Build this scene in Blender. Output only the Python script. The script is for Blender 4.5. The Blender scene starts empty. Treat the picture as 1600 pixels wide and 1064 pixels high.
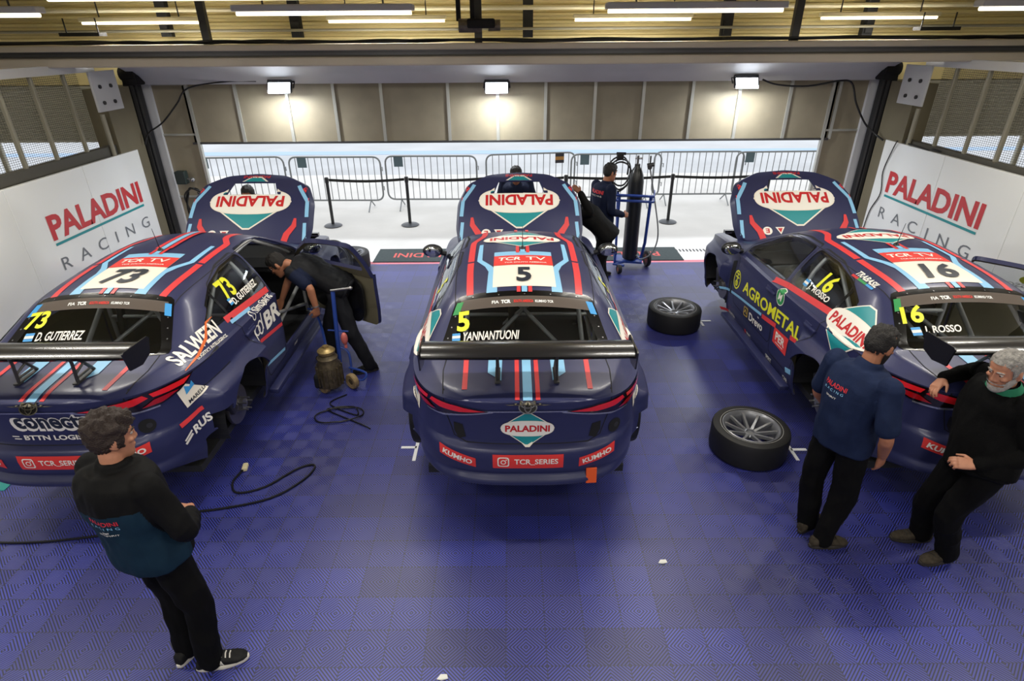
import bpy, bmesh, math, random
from mathutils import Vector, Matrix, Euler
from mathutils.bvhtree import BVHTree
from mathutils.geometry import tessellate_polygon
random.seed(7)
PI = math.pi
R = math.radians
sc = bpy.context.scene
C = sc.collection

# ---------------------------------------------------------------- camera
cam_d = bpy.data.cameras.new('camera')
cam_d.sensor_width = 36.0
cam_d.lens = 915.0/1600.0*36.0
cam_d.clip_end = 300
cam = bpy.data.objects.new('camera', cam_d)
C.objects.link(cam)
cam.matrix_world = Matrix.Translation((0, 0, 3.3)) @ Matrix.Rotation(R(90-27.4), 4, 'X') @ Matrix.Rotation(R(-0.4), 4, 'Z')
sc.camera = cam

# ---------------------------------------------------------------- world, exposure
world = bpy.data.worlds.new('overcast_sky')
sc.world = world
world.use_nodes = True
wn = world.node_tree.nodes
bg = wn['Background']
bg.inputs['Color'].default_value = (0.93, 0.96, 1.0, 1)
bg.inputs['Strength'].default_value = 1.55
sc.view_settings.view_transform = 'Standard'
sc.view_settings.look = 'None'
sc.view_settings.exposure = 0.0
sc.view_settings.gamma = 1.0
sc.view_settings.use_curve_mapping = False

TUBE_W = 40.0      # one fluorescent luminaire
FLOOD_W = 85.0     # one LED floodlight
# ---------------------------------------------------------------- materials
MATS = {}
def srgb(h):
    if isinstance(h, str):
        h = h.lstrip('#'); c = [int(h[i:i+2], 16)/255 for i in (0, 2, 4)]
    else:
        c = list(h)
    return tuple((x/12.92 if x <= .04045 else ((x+.055)/1.055)**2.4) for x in c) + (1.0,)

def mat(name, col='808080', rough=.5, metal=0., coat=0., noise=0., nscale=8., bump=0., bscale=60., spec=None, trans=0., emit=None, estr=0., sheen=0., alpha=1., ior=None):
    if name in MATS: return MATS[name]
    m = bpy.data.materials.new(name); m.use_nodes = True
    nt = m.node_tree; p = nt.nodes['Principled BSDF']
    p.inputs['Base Color'].default_value = srgb(col)
    p.inputs['Roughness'].default_value = rough
    p.inputs['Metallic'].default_value = metal
    p.inputs['Coat Weight'].default_value = coat
    p.inputs['Coat Roughness'].default_value = .15
    if spec is not None: p.inputs['Specular IOR Level'].default_value = spec
    p.inputs['Transmission Weight'].default_value = trans
    if ior: p.inputs['IOR'].default_value = ior
    if sheen: p.inputs['Sheen Weight'].default_value = sheen
    if emit:
        p.inputs['Emission Color'].default_value = srgb(emit)
        p.inputs['Emission Strength'].default_value = estr
    if alpha < 1: p.inputs['Alpha'].default_value = alpha
    if noise or bump:
        tc = nt.nodes.new('ShaderNodeTexCoord')
    if noise:
        n = nt.nodes.new('ShaderNodeTexNoise'); n.inputs['Scale'].default_value = nscale; n.inputs['Detail'].default_value = 5
        r = nt.nodes.new('ShaderNodeMapRange'); r.inputs['From Min'].default_value = .3; r.inputs['From Max'].default_value = .7
        r.inputs['To Min'].default_value = 1-noise; r.inputs['To Max'].default_value = 1+noise
        mx = nt.nodes.new('ShaderNodeMix'); mx.data_type = 'RGBA'; mx.blend_type = 'MULTIPLY'; mx.inputs[0].default_value = 1
        mx.inputs[6].default_value = srgb(col)
        nt.links.new(tc.outputs['Object'], n.inputs['Vector']); nt.links.new(n.outputs['Fac'], r.inputs['Value'])
        nt.links.new(r.outputs['Result'], mx.inputs[7]); nt.links.new(mx.outputs[2], p.inputs['Base Color'])
    if bump:
        n2 = nt.nodes.new('ShaderNodeTexNoise'); n2.inputs['Scale'].default_value = bscale; n2.inputs['Detail'].default_value = 4
        b = nt.nodes.new('ShaderNodeBump'); b.inputs['Strength'].default_value = bump; b.inputs['Distance'].default_value = .01
        nt.links.new(tc.outputs['Object'], n2.inputs['Vector']); nt.links.new(n2.outputs['Fac'], b.inputs['Height'])
        nt.links.new(b.outputs['Normal'], p.inputs['Normal'])
    MATS[name] = m
    return m

# ---------------------------------------------------------------- mesh building
def frame_from(d):
    d = Vector(d).normalized()
    up = Vector((0, 0, 1)) if abs(d.z) < .95 else Vector((1, 0, 0))
    a = d.cross(up).normalized(); b = a.cross(d).normalized()
    return a, b

class MB:
    """collects shapes; build() links them as ONE mesh object"""
    def __init__(s): s.v = []; s.f = []; s.m = []; s.mi = 0
    def add(s, vs, fs):
        o = len(s.v); s.v += [tuple(p) for p in vs]
        s.f += [tuple(i+o for i in f) for f in fs]; s.m += [s.mi]*len(fs)
        return s
    def box(s, c, d, rot=None, bev=0):
        x, y, z = d[0]/2, d[1]/2, d[2]/2
        if bev:
            bm = bmesh.new(); bmesh.ops.create_cube(bm, size=1)
            for v in bm.verts: v.co = (v.co.x*d[0], v.co.y*d[1], v.co.z*d[2])
            bmesh.ops.bevel(bm, geom=bm.edges[:], offset=bev, segments=2, affect='EDGES', profile=.5)
            vs = [v.co.copy() for v in bm.verts]
            bm.verts.index_update()
            fs = [tuple(v.index for v in f.verts) for f in bm.faces]; bm.free()
        else:
            vs = [Vector(p) for p in ((-x,-y,-z),(x,-y,-z),(x,y,-z),(-x,y,-z),(-x,-y,z),(x,-y,z),(x,y,z),(-x,y,z))]
            fs = [(0,3,2,1),(4,5,6,7),(0,1,5,4),(1,2,6,5),(2,3,7,6),(3,0,4,7)]
        if rot is not None:
            M = rot if isinstance(rot, Matrix) else Euler(rot).to_matrix()
            vs = [M @ v for v in vs]
        return s.add([v+Vector(c) for v in vs], fs)
    def loft(s, rings, cap=True, closed=True):
        n = len(rings[0]); vs = [p for r in rings for p in r]; fs = []
        for i in range(len(rings)-1):
            for j in range(n if closed else n-1):
                k = (j+1) % n
                fs.append((i*n+j, i*n+k, (i+1)*n+k, (i+1)*n+j))
        if cap and closed:
            fs.append(tuple(range(n-1, -1, -1))); o = (len(rings)-1)*n
            fs.append(tuple(range(o, o+n)))
        return s.add(vs, fs)
    def tube(s, path, r, n=8, cap=True, closed=False):
        P = [Vector(p) for p in path]; N = len(P)
        rad = r if isinstance(r, (list, tuple)) else [r]*N
        rings = []; a = None
        for i in range(N):
            if closed: t = (P[(i+1) % N]-P[i-1])
            else: t = P[min(i+1, N-1)]-P[max(i-1, 0)]
            t = t.normalized()
            if a is None: a, b = frame_from(t)
            else:
                a = (a - t*a.dot(t))
                a = a.normalized() if a.length > 1e-6 else frame_from(t)[0]
                b = t.cross(a)
            b = t.cross(a).normalized()
            rings.append([P[i] + a*math.cos(2*PI*k/n)*rad[i] + b*math.sin(2*PI*k/n)*rad[i] for k in range(n)])
        if closed:
            rings.append(rings[0]); return s.loft(rings, cap=False)
        return s.loft(rings, cap=cap)
    def cyl(s, p0, p1, r, n=16, r1=None): return s.tube([p0, p1], [r, r if r1 is None else r1], n)
    def lathe(s, prof, c=(0,0,0), n=32, axis='Z', closed=False):
        rings = []
        for k in range(n):
            a = 2*PI*k/n; ring = []
            for (r, z) in prof:
                p = (r*math.cos(a), r*math.sin(a), z)
                if axis == 'X': p = (p[2], p[0], p[1])
                elif axis == 'Y': p = (p[0], p[2], p[1])
                ring.append((p[0]+c[0], p[1]+c[1], p[2]+c[2]))
            rings.append(ring)
        rings.append(rings[0])
        m = len(prof); o = []
        return s.loft(rings, cap=False, closed=closed)
    def prism(s, poly, axis, a, b):
        """poly in the plane across axis, extruded from a to b"""
        def P(p, t):
            return {'X': (t, p[0], p[1]), 'Y': (p[0], t, p[1]), 'Z': (p[0], p[1], t)}[axis]
        return s.loft([[P(p, a) for p in poly], [P(p, b) for p in poly]])
    def sphere(s, c, r, n=12, m=8, M=None):
        if not isinstance(r, (list, tuple)): r = (r, r, r)
        rings = []
        for i in range(m+1):
            th = PI*i/m*.998+.003; ring = []
            for k in range(n):
                a = 2*PI*k/n
                p = Vector((r[0]*math.sin(th)*math.cos(a), r[1]*math.sin(th)*math.sin(a), r[2]*math.cos(th)))
                if M is not None: p = M @ p
                ring.append(p+Vector(c))
            rings.append(ring)
        return s.loft(rings)
    def mesh(s, name, mats, smooth=None):
        me = bpy.data.meshes.new(name); me.from_pydata(s.v, [], s.f)
        if not isinstance(mats, (list, tuple)): mats = [mats]
        for m in mats: me.materials.append(m)
        if len(mats) > 1: me.polygons.foreach_set('material_index', s.m)
        fix_normals(me)
        if smooth is not None: shade(me, smooth)
        me.update()
        return me
    def build(s, name, mats, parent=None, smooth=None, loc=None):
        return obj(name, s.mesh(name, mats, smooth), parent, loc)

def fix_normals(me):
    bm = bmesh.new(); bm.from_mesh(me)
    bmesh.ops.recalc_face_normals(bm, faces=bm.faces[:])
    bm.to_mesh(me); bm.free()

def shade(me, ang=35):
    me.polygons.foreach_set('use_smooth', [True]*len(me.polygons))
    if ang < 180: me.set_sharp_from_angle(angle=R(ang))

def obj(name, me, parent=None, loc=None, rot=None):
    o = bpy.data.objects.new(name, me); C.objects.link(o)
    if parent is not None: o.parent = parent
    if loc is not None: o.location = loc
    if rot is not None: o.rotation_euler = rot
    return o

def tag(o, label, cat, group=None, kind=None):
    o['label'] = label; o['category'] = cat
    if group: o['group'] = group
    if kind: o['kind'] = kind
    return o

def thing(name, label, cat, loc=(0,0,0), rz=0, group=None):
    o = bpy.data.objects.new(name, None); C.objects.link(o)
    o.location = loc; o.rotation_euler = (0, 0, rz); o.empty_display_size = .1
    return tag(o, label, cat, group)

def struct(name, mb, m, smooth=None, label=None):
    o = mb.build(name, m, None, smooth) if isinstance(mb, MB) else obj(name, mb)
    o['kind'] = 'structure'
    if label: o['label'] = label
    return o

def apply_mods(o):
    dg = bpy.context.evaluated_depsgraph_get(); dg.update()
    me = bpy.data.meshes.new_from_object(o.evaluated_get(dg))
    old = o.data; o.modifiers.clear(); o.data = me
    bpy.data.meshes.remove(old)
    return me

def catmull(pts, n=8, closed=False):
    P = [Vector(p) for p in pts]; N = len(P); out = []
    rng = N if closed else N-1
    for i in range(rng):
        if closed: p0, p1, p2, p3 = P[i-1], P[i], P[(i+1) % N], P[(i+2) % N]
        else: p0, p1, p2, p3 = P[max(i-1,0)], P[i], P[i+1], P[min(i+2,N-1)]
        for k in range(n):
            t = k/n
            out.append(.5*((2*p1)+(p2-p0)*t+(2*p0-5*p1+4*p2-p3)*t*t+(3*p1-p0-3*p2+p3)*t**3))
    if not closed: out.append(P[-1].copy())
    return out

def lerp_tab(tab, x, smooth=True):
    """piecewise monotone table lookup"""
    if x <= tab[0][0]: return tab[0][1]
    if x >= tab[-1][0]: return tab[-1][1]
    for i in range(len(tab)-1):
        x0, y0 = tab[i]; x1, y1 = tab[i+1]
        if x <= x1:
            t = (x-x0)/(x1-x0)
            if not smooth: return y0+(y1-y0)*t
            def sl(k):
                if k <= 0 or k >= len(tab)-1:
                    k2 = min(max(k, 1), len(tab)-1); a, b = tab[k2-1], tab[k2]
                    return (b[1]-a[1])/(b[0]-a[0])
                a, b, c = tab[k-1], tab[k], tab[k+1]
                s0 = (b[1]-a[1])/(b[0]-a[0]); s1 = (c[1]-b[1])/(c[0]-b[0])
                if s0*s1 <= 0: return 0
                return 2*s0*s1/(s0+s1)
            m0, m1, h = sl(i), sl(i+1), x1-x0
            return ((2*t**3-3*t*t+1)*y0+(t**3-2*t*t+t)*h*m0+(-2*t**3+3*t*t)*y1+(t**3-t*t)*h*m1)
    return tab[-1][1]

def sstep(a, b, x):
    t = min(max((x-a)/(b-a), 0), 1); return t*t*(3-2*t)

# ---------------------------------------------------------------- 2D shapes (text, polygons) used for lettering and graphics
_txt = {}
def text2d(s, w, h=None, bold=0., shear=0., spacing=1.0, cx=0., cy=0., flip=False, rot=0.):
    """lettering fitted to width w and height h (None = natural), centred on (cx, cy); returns verts, faces"""
    key = (s, bold, shear, spacing)
    if key not in _txt:
        cu = bpy.data.curves.new('lettering', 'FONT'); cu.body = s; cu.size = 1
        cu.offset = bold; cu.shear = shear; cu.space_character = spacing; cu.resolution_u = 3
        o = bpy.data.objects.new('lettering', cu); C.objects.link(o)
        dg = bpy.context.evaluated_depsgraph_get(); dg.update()
        me = bpy.data.meshes.new_from_object(o.evaluated_get(dg))
        vs = [(v.co.x, v.co.y) for v in me.vertices]; fs = [tuple(p.vertices) for p in me.polygons]
        bpy.data.objects.remove(o); bpy.data.curves.remove(cu); bpy.data.meshes.remove(me)
        _txt[key] = (vs, fs)
    vs, fs = _txt[key]
    x0 = min(v[0] for v in vs); x1 = max(v[0] for v in vs); y0 = min(v[1] for v in vs); y1 = max(v[1] for v in vs)
    kx = w/(x1-x0); ky = kx if h is None else h/(y1-y0)
    out = []
    ca, sa = math.cos(rot), math.sin(rot)
    for (x, y) in vs:
        u = (x-(x0+x1)/2)*kx; v = (y-(y0+y1)/2)*ky
        if flip: u, v = -u, -v
        u, v = u*ca-v*sa, u*sa+v*ca
        out.append((u+cx, v+cy))
    return out, fs

def poly2d(*polys):
    vs, fs = [], []
    for p in polys:
        o = len(vs); vs += [tuple(q) for q in p]
        for t in tessellate_polygon([[Vector((q[0], q[1], 0)) for q in p]]):
            fs.append(tuple(i+o for i in t))
    return vs, fs

def rect2d(x0, y0, x1, y1): return poly2d([(x0,y0),(x1,y0),(x1,y1),(x0,y1)])
def ell2d(cx, cy, rx, ry, n=32): return poly2d([(cx+rx*math.cos(2*PI*i/n), cy+ry*math.sin(2*PI*i/n)) for i in range(n)])
def ring2d(cx, cy, rx, ry, k=.8, n=32):
    vs = []; fs = []
    for i in range(n):
        a = 2*PI*i/n
        vs += [(cx+rx*math.cos(a), cy+ry*math.sin(a)), (cx+rx*k*math.cos(a), cy+ry*k*math.sin(a))]
        j = (i+1) % n
        fs.append((2*i, 2*j, 2*j+1, 2*i+1))
    return vs, fs
def line2d(pts, w):
    """ribbon of width w (or list of widths) along a polyline, mitred"""
    P = [Vector(p) for p in pts]; N = len(P); L = []; Rr = []
    W = w if isinstance(w, (list, tuple)) else [w]*N
    for i in range(N):
        a = (P[i]-P[i-1]).normalized() if i > 0 else (P[1]-P[0]).normalized()
        b = (P[i+1]-P[i]).normalized() if i < N-1 else a
        t = (a+b).normalized(); n = Vector((-t.y, t.x)); k = W[i]/2/max(.4, n.dot(Vector((-a.y, a.x))))
        L.append(P[i]+n*k); Rr.append(P[i]-n*k)
    vs = [tuple(p) for p in L]+[tuple(p) for p in Rr]
    return vs, [(i, i+1, N+i+1, N+i) for i in range(N-1)]
def merge2d(*parts):
    vs, fs = [], []
    for v, f in parts:
        o = len(vs); vs += list(v); fs += [tuple(i+o for i in q) for q in f]
    return vs, fs
def mirror2d(p): return [(-x, y) for x, y in p[0]], p[1]
def move2d(p, dx=0, dy=0, kx=1, ky=1, rot=0):
    c, s = math.cos(rot), math.sin(rot)
    return [(x*kx*c-y*ky*s+dx, x*kx*s+y*ky*c+dy) for x, y in p[0]], p[1]

def decal_mesh(name, layers, origin, U, V, D, bvh, grid=.05, off=.003, step=.0012):
    """graphics wrapped onto a surface: each layer (shape2d, material) is cut to a grid and dropped along D onto the surface"""
    U, V, D = Vector(U).normalized(), Vector(V).normalized(), Vector(D).normalized(); origin = Vector(origin)
    AV, AF, AM, mats = [], [], [], []
    for k, ly in enumerate(layers):
        (vs, fs), m = ly[0], ly[1]
        if m not in mats: mats.append(m)
        bm = bmesh.new()
        bv = [bm.verts.new((x, y, 0)) for x, y in vs]
        for f in fs:
            try: bm.faces.new([bv[i] for i in f])
            except ValueError: pass
        xs = [v[0] for v in vs]; ys = [v[1] for v in vs]
        if bvh is not None:
            for ax, lo, hi in ((0, min(xs), max(xs)), (1, min(ys), max(ys))):
                t = math.floor(lo/grid)*grid+grid
                while t < hi:
                    no = (1,0,0) if ax == 0 else (0,1,0); co = (t,0,0) if ax == 0 else (0,t,0)
                    bmesh.ops.bisect_plane(bm, geom=bm.verts[:]+bm.edges[:]+bm.faces[:], plane_co=co, plane_no=no, dist=1e-6)
                    t += grid
        bm.verts.index_update(); o = len(AV); ok = []
        e = off+k*step
        for v in bm.verts:
            p = origin+U*v.co.x+V*v.co.y
            if bvh is None:
                AV.append(p - D*e); ok.append(True); continue
            h, n, i, d = bvh.ray_cast(p, D)
            if h is None: AV.append(p); ok.append(False)
            else:
                if n.dot(D) > 0: n = -n
                AV.append(h + n*e); ok.append(True)
        for f in bm.faces:
            ids = [v.index for v in f.verts]
            if all(ok[i] for i in ids):
                pts = [AV[i+o] for i in ids]
                if max((a-b).length for a in pts for b in pts) < grid*4 or bvh is None:
                    AF.append([i+o for i in ids]); AM.append(mats.index(m))
        bm.free()
    me = bpy.data.meshes.new(name); me.from_pydata([tuple(p) for p in AV], [], AF)
    for m in mats: me.materials.append(m)
    me.polygons.foreach_set('material_index', AM)
    # face the viewer side
    for p in me.polygons:
        if p.normal.dot(D) > 0: p.flip()
    if bvh is not None: shade(me, 60)
    me.update()
    return me
def decal(name, layers, origin, U, V, D, bvh, parent, **kw):
    return obj(name, decal_mesh(name, layers, origin, U, V, D, bvh, **kw), parent)
# ---------------------------------------------------------------- floor material: interlocking tiles with concentric diamond ribs
def floor_material():
    m = bpy.data.materials.new('blue_ribbed_tiles'); m.use_nodes = True
    nt = m.node_tree; N = nt.nodes; L = nt.links; p = N['Principled BSDF']
    def math_(op, a, b=None):
        n = N.new('ShaderNodeMath'); n.operation = op
        for i, x in enumerate((a, b)):
            if x is None: continue
            if isinstance(x, (int, float)): n.inputs[i].default_value = x
            else: L.new(x, n.inputs[i])
        return n.outputs[0]
    g = N.new('ShaderNodeTexCoord'); s = N.new('ShaderNodeSeparateXYZ'); L.new(g.outputs['Object'], s.inputs[0])
    T = .245
    def cell(o, off):
        sc_ = math_('DIVIDE', math_('ADD', o, off), T)
        f = math_('FRACT', sc_); i = math_('FLOOR', sc_)
        return f, i
    fx, ix = cell(s.outputs['X'], .05); fy, iy = cell(s.outputs['Y'], .02)
    ax = math_('ABSOLUTE', math_('SUBTRACT', fx, .5)); ay = math_('ABSOLUTE', math_('SUBTRACT', fy, .5))
    dsum = math_('ADD', ax, ay)
    rib = math_('FRACT', math_('MULTIPLY', dsum, 11.0))
    tri = math_('ABSOLUTE', math_('SUBTRACT', rib, .5))         # 0..0.5
    groove = N.new('ShaderNodeMapRange'); groove.inputs['From Min'].default_value = .17; groove.inputs['From Max'].default_value = .27
    L.new(tri, groove.inputs['Value'])                            # 0 groove centre, 1 rib
    # seams between tiles
    sx = math_('GREATER_THAN', ax, .488); sy = math_('GREATER_THAN', ay, .488); seam = math_('MAXIMUM', sx, sy)
    # colour varies tile by tile
    comb = N.new('ShaderNodeCombineXYZ'); L.new(math_('FLOOR', math_('DIVIDE', ix, 2)), comb.inputs[0]); L.new(iy, comb.inputs[1])
    wnz = N.new('ShaderNodeTexWhiteNoise'); wnz.noise_dimensions = '2D'; L.new(comb.outputs[0], wnz.inputs['Vector'])
    ramp = N.new('ShaderNodeValToRGB'); e = ramp.color_ramp.elements
    e[0].position = 0; e[0].color = srgb('33367f'); e[1].position = 1; e[1].color = srgb('3d4294')
    el = ramp.color_ramp.elements.new(.93); el.color = srgb('3841a8')
    L.new(wnz.outputs['Value'], ramp.inputs[0])
    nz = N.new('ShaderNodeTexNoise'); nz.inputs['Scale'].default_value = 1.3; nz.inputs['Detail'].default_value = 6
    L.new(g.outputs['Object'], nz.inputs['Vector'])
    mr = N.new('ShaderNodeMapRange'); mr.inputs['From Min'].default_value = .3; mr.inputs['From Max'].default_value = .7
    mr.inputs['To Min'].default_value = .8; mr.inputs['To Max'].default_value = 1.15; L.new(nz.outputs['Fac'], mr.inputs['Value'])
    mul = N.new('ShaderNodeMix'); mul.data_type = 'RGBA'; mul.blend_type = 'MULTIPLY'; mul.inputs[0].default_value = 1
    L.new(ramp.outputs[0], mul.inputs[6]); L.new(mr.outputs[0], mul.inputs[7])
    dark = N.new('ShaderNodeMix'); dark.data_type = 'RGBA'; dark.inputs[6].default_value = srgb('0d0e26')
    L.new(groove.outputs[0], dark.inputs[0]); L.new(mul.outputs[2], dark.inputs[7])
    fin = N.new('ShaderNodeMix'); fin.data_type = 'RGBA'; fin.inputs[7].default_value = srgb('20223c')
    L.new(math_('MULTIPLY', seam, .8), fin.inputs[0]); L.new(dark.outputs[2], fin.inputs[6])
    L.new(fin.outputs[2], p.inputs['Base Color'])
    p.inputs['Roughness'].default_value = .4
    p.inputs['Specular IOR Level'].default_value = .85
    b = N.new('ShaderNodeBump'); b.inputs['Strength'].default_value = .35; b.inputs['Distance'].default_value = .003
    hgt = math_('SUBTRACT', groove.outputs[0], math_('MULTIPLY', seam, 1.0)); L.new(hgt, b.inputs['Height']); L.new(b.outputs[0], p.inputs['Normal'])
    MATS['floor_tiles'] = m
    return m

def screen_material():
    m = bpy.data.materials.new('perforated_metal_screen'); m.use_nodes = True
    nt = m.node_tree; N = nt.nodes; L = nt.links; p = N['Principled BSDF']
    p.inputs['Base Color'].default_value = srgb('63615a'); p.inputs['Roughness'].default_value = .45; p.inputs['Metallic'].default_value = .5
    g = N.new('ShaderNodeTexCoord'); s = N.new('ShaderNodeSeparateXYZ'); L.new(g.outputs['Object'], s.inputs[0])
    def wv(o, k):
        a = N.new('ShaderNodeMath'); a.operation = 'MULTIPLY'; a.inputs[1].default_value = k; L.new(o, a.inputs[0])
        f = N.new('ShaderNodeMath'); f.operation = 'FRACT'; L.new(a.outputs[0], f.inputs[0])
        h = N.new('ShaderNodeMath'); h.operation = 'LESS_THAN'; h.inputs[1].default_value = .17; L.new(f.outputs[0], h.inputs[0])
        return h.outputs[0]
    mx = N.new('ShaderNodeMath'); mx.operation = 'MAXIMUM'
    L.new(wv(s.outputs['Y'], 1/.034), mx.inputs[0]); L.new(wv(s.outputs['Z'], 1/.024), mx.inputs[1])
    L.new(mx.outputs[0], p.inputs['Alpha'])
    return m

M_conc = mat('pale_concrete', 'cfcdc8', .85, noise=.18, nscale=1.2)
M_apron = mat('pit_lane_concrete', 'd9d8d6', .9, noise=.10, nscale=.7)
M_asph = mat('pit_lane_asphalt', 'c3c6ca', .9, noise=.10, nscale=.5)
M_white = mat('gloss_white_board', 'e9ebea', .12, coat=.4, spec=.5)
M_beige = mat('translucent_door_sheet', '857c69', .55, noise=.10, nscale=3.)
M_alu = mat('aluminium_bar', 'b3b3ad', .4, .6)
M_galv = mat('galvanised_post', '8f8b7c', .45, .4)
M_grey = mat('grey_white_paint', 'c4c5c8', .38, noise=.04, nscale=2.)
M_beam = mat('beige_beam_paint', 'b1a89c', .6, noise=.08, nscale=2.)
M_black = mat('black_paint', '15161a', .4)
M_blackm = mat('matt_black', '0e0e10', .75)
M_cable = mat('black_cable', '0d0d0f', .5)
M_cream = mat('cream_corrugated_sheet', 'cdbf8c', .45, noise=.06, nscale=2.)
M_brown = mat('olive_brown_wall', '6d6652', .7, noise=.1, nscale=2.)
M_red = mat('red_print', 'c22a32', .4)
M_teal = mat('teal_print', '0f8d93', .4)
M_gtxt = mat('grey_print', '70757b', .4)
M_steel = mat('brushed_steel', '9a9a9c', .3, .9)
M_dsteel = mat('dark_steel', '4a4a4c', .45, .7)
M_rubber = mat('black_rubber', '121213', .62, noise=.15, nscale=6)

# ---------------------------------------------------------------- structure
fl = MB(); fl.add([(-5.75,-4.5,0),(5.75,-4.5,0),(5.75,9.12,0),(-5.75,9.12,0)], [(0,1,2,3)])
fl.add([(-5.75,-4.5,-.02),(5.75,-4.5,-.02),(5.75,9.12,-.02),(-5.75,9.12,-.02)], [(0,1,2,3)])
o = struct('floor', fl, floor_material())
tt = MB(); tt.box((-4.45, 3.86, .002), (.5, .25, .006)); struct('floor_teal_tile', tt, mat('teal_floor_tile', '1f8f8c', .5))
ap = MB(); ap.add([(-40,9.12,-.004),(40,9.12,-.004),(40,16.2,-.004),(-40,16.2,-.004)], [(0,1,2,3)])
struct('floor_apron', ap, M_apron)
pl = MB(); pl.add([(-40,16.2,-.006),(40,16.2,-.006),(40,60,-.006),(-40,60,-.006)], [(0,1,2,3)])
struct('floor_pit_lane', pl, M_asph)
ln = MB(); ln.add([(-40,19.3,-.002),(40,19.3,-.002),(40,19.95,-.002),(-40,19.95,-.002)], [(0,1,2,3)])
struct('trim_lane_line', ln, mat('pale_blue_line_paint', 'a9c3e2', .8))
ln = MB(); ln.add([(-5.6,9.24,-.001),(5.6,9.24,-.001),(5.6,9.5,-.001),(-5.6,9.5,-.001)], [(0,1,2,3)])
struct('trim_white_line', ln, mat('white_line_paint', 'f4f1f0', .7))
ln = MB(); ln.add([(-5.6,9.125,-.001),(5.6,9.125,-.001),(5.6,9.24,-.001),(-5.6,9.24,-.001)], [(0,1,2,3)])
struct('trim_red_line', ln, mat('faded_red_line_paint', 'e58b98', .7))
dr = MB()
for i in range(60): dr.box((1.9+i*.06, 9.72, .0), (.022, .11, .006))
struct('trim_drain_grate', dr, M_dsteel)

def wall_side(sx, name):
    # low wall, lintel over the screen window, pier at the door end
    w = MB(); X = sx*5.72
    w.box((X, 2.1, .95), (.2, 13.4, 1.9)); w.box((X, -2.2, 2.42), (.2, 4.4, 1.1))
    struct(name, w, M_brown)
    t = MB(); t.box((sx*5.62, 4.2, 2.97), (.1, 8.9, .1)); 
    struct('trim_sill'+('_left' if sx < 0 else '_right'), t, M_grey)
    t = MB(); t.box((sx*5.63, 4.2, 1.92), (.1, 8.9, .12)); struct('trim_ledge'+('_left' if sx < 0 else '_right'), t, mat('dark_ledge', '4c4a44', .7))
    pr = MB(); pr.box((sx*5.68, 8.95, 1.35), (.28, .62, 2.7))
    struct('wall_pier'+('_left' if sx < 0 else '_right'), pr, M_brown)
    s_ = 1 if sx < 0 else 2
    root = thing('window_%d' % s_, 'perforated metal screen window with upright posts above the %s display wall' % ('left' if sx < 0 else 'right'), 'window', (sx*5.66, 5.0, 2.42))
    root['kind'] = 'structure'
    sm = MB(); sm.add([(0,-3.8,-.5),(0,3.4,-.5),(0,3.4,.5),(0,-3.8,.5)], [(0,1,2,3)])
    sm.build('screen', SCREEN, root)
    for y in (8.07, 7.5, 6.97, 6.4, 5.85, 5.3, 4.75, 4.2, 3.6, 3.0, 2.4, 1.8):
        b = MB(); b.box((-sx*.04, y-5, 0), (.045, .04, 1.04), bev=.006); b.build('post', M_galv, root)
    # bolted steel plate at the top of the pier
    pt = thing('bracket_plate', 'pale bolted steel plate high on the pier at the %s door post' % ('left' if sx < 0 else 'right'), 'bracket', (sx*5.53, 8.70, 2.68))
    b = MB(); b.box((0, 0, 0), (.03, .56, .5), bev=.006); b.build('plate', M_grey, pt)
    for y in (-.14, .1):
        for z in (-.14, .06):
            b = MB(); b.cyl((-sx*.01, y, z), (-sx*.035, y, z), .025, 8); b.build('bolt', M_dsteel, pt)
    pp = MB(); pp.tube([(sx*5.55, 8.5, .0), (sx*5.55, 8.5, 2.4)], .03, 10)
    tag(pp.build('conduit_pipe', M_galv, None, 40), 'thin grey conduit pipe running up the pier by the %s door post' % ('left' if sx < 0 else 'right'), 'pipe')
SCREEN = screen_material()
wall_side(-1, 'wall_left'); wall_side(1, 'wall_right')

w = MB(); w.box((0, -4.6, 2.1), (34, .2, 4.3)); struct('wall_back', w, M_grey)
w = MB(); w.box((0, 2.5, 4.32), (34, 14.4, .2)); struct('ceiling', w, M_cream)

# wall over the door: corrugated cream sheet high up, closed to the ceiling
w = MB(); ring_a, ring_b = [], []
n = 60
for i in range(n+1):
    z = 3.28+.95*i/n; y = 9.45 + (.02 if (i//3) % 2 else -.02)
    ring_a.append((-16.8, y, z)); ring_b.append((16.8, y, z))
w.loft([ring_a, ring_b], cap=False, closed=False)
w.box((0, 9.62, 3.5), (33.6, .14, 1.6))
struct('wall_front', w, M_cream)

# beam: stacked channels with a dark groove and a cable along the top
b = MB(); b.box((0, 8.05, 3.05), (33.5, .5, .1), bev=.02); b.box((0, 8.12, 3.12), (33.5, .4, .08)); b.box((0, 8.02, 3.205), (33.5, .5, .07), bev=.015)
struct('trim_beam', b, M_beam)
b = MB(); b.box((0, 7.95, 3.135), (33.4, .28, .035)); b.box((0, 7.86, 3.165), (33.4, .1, .02))
struct('trim_beam_groove', b, M_dsteel)
cb = MB()
for k in range(3):
    cb.tube(catmull([(-7.5+i*.5, 7.82+k*.03+random.uniform(-.015,.015), 3.255+random.uniform(0,.025)) for i in range(31)], 4), .016, 6)
tag(cb.build('cable_bundle', M_cable, None, 60), 'black cable bundle lying along the top edge of the long beam', 'cable')
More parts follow.
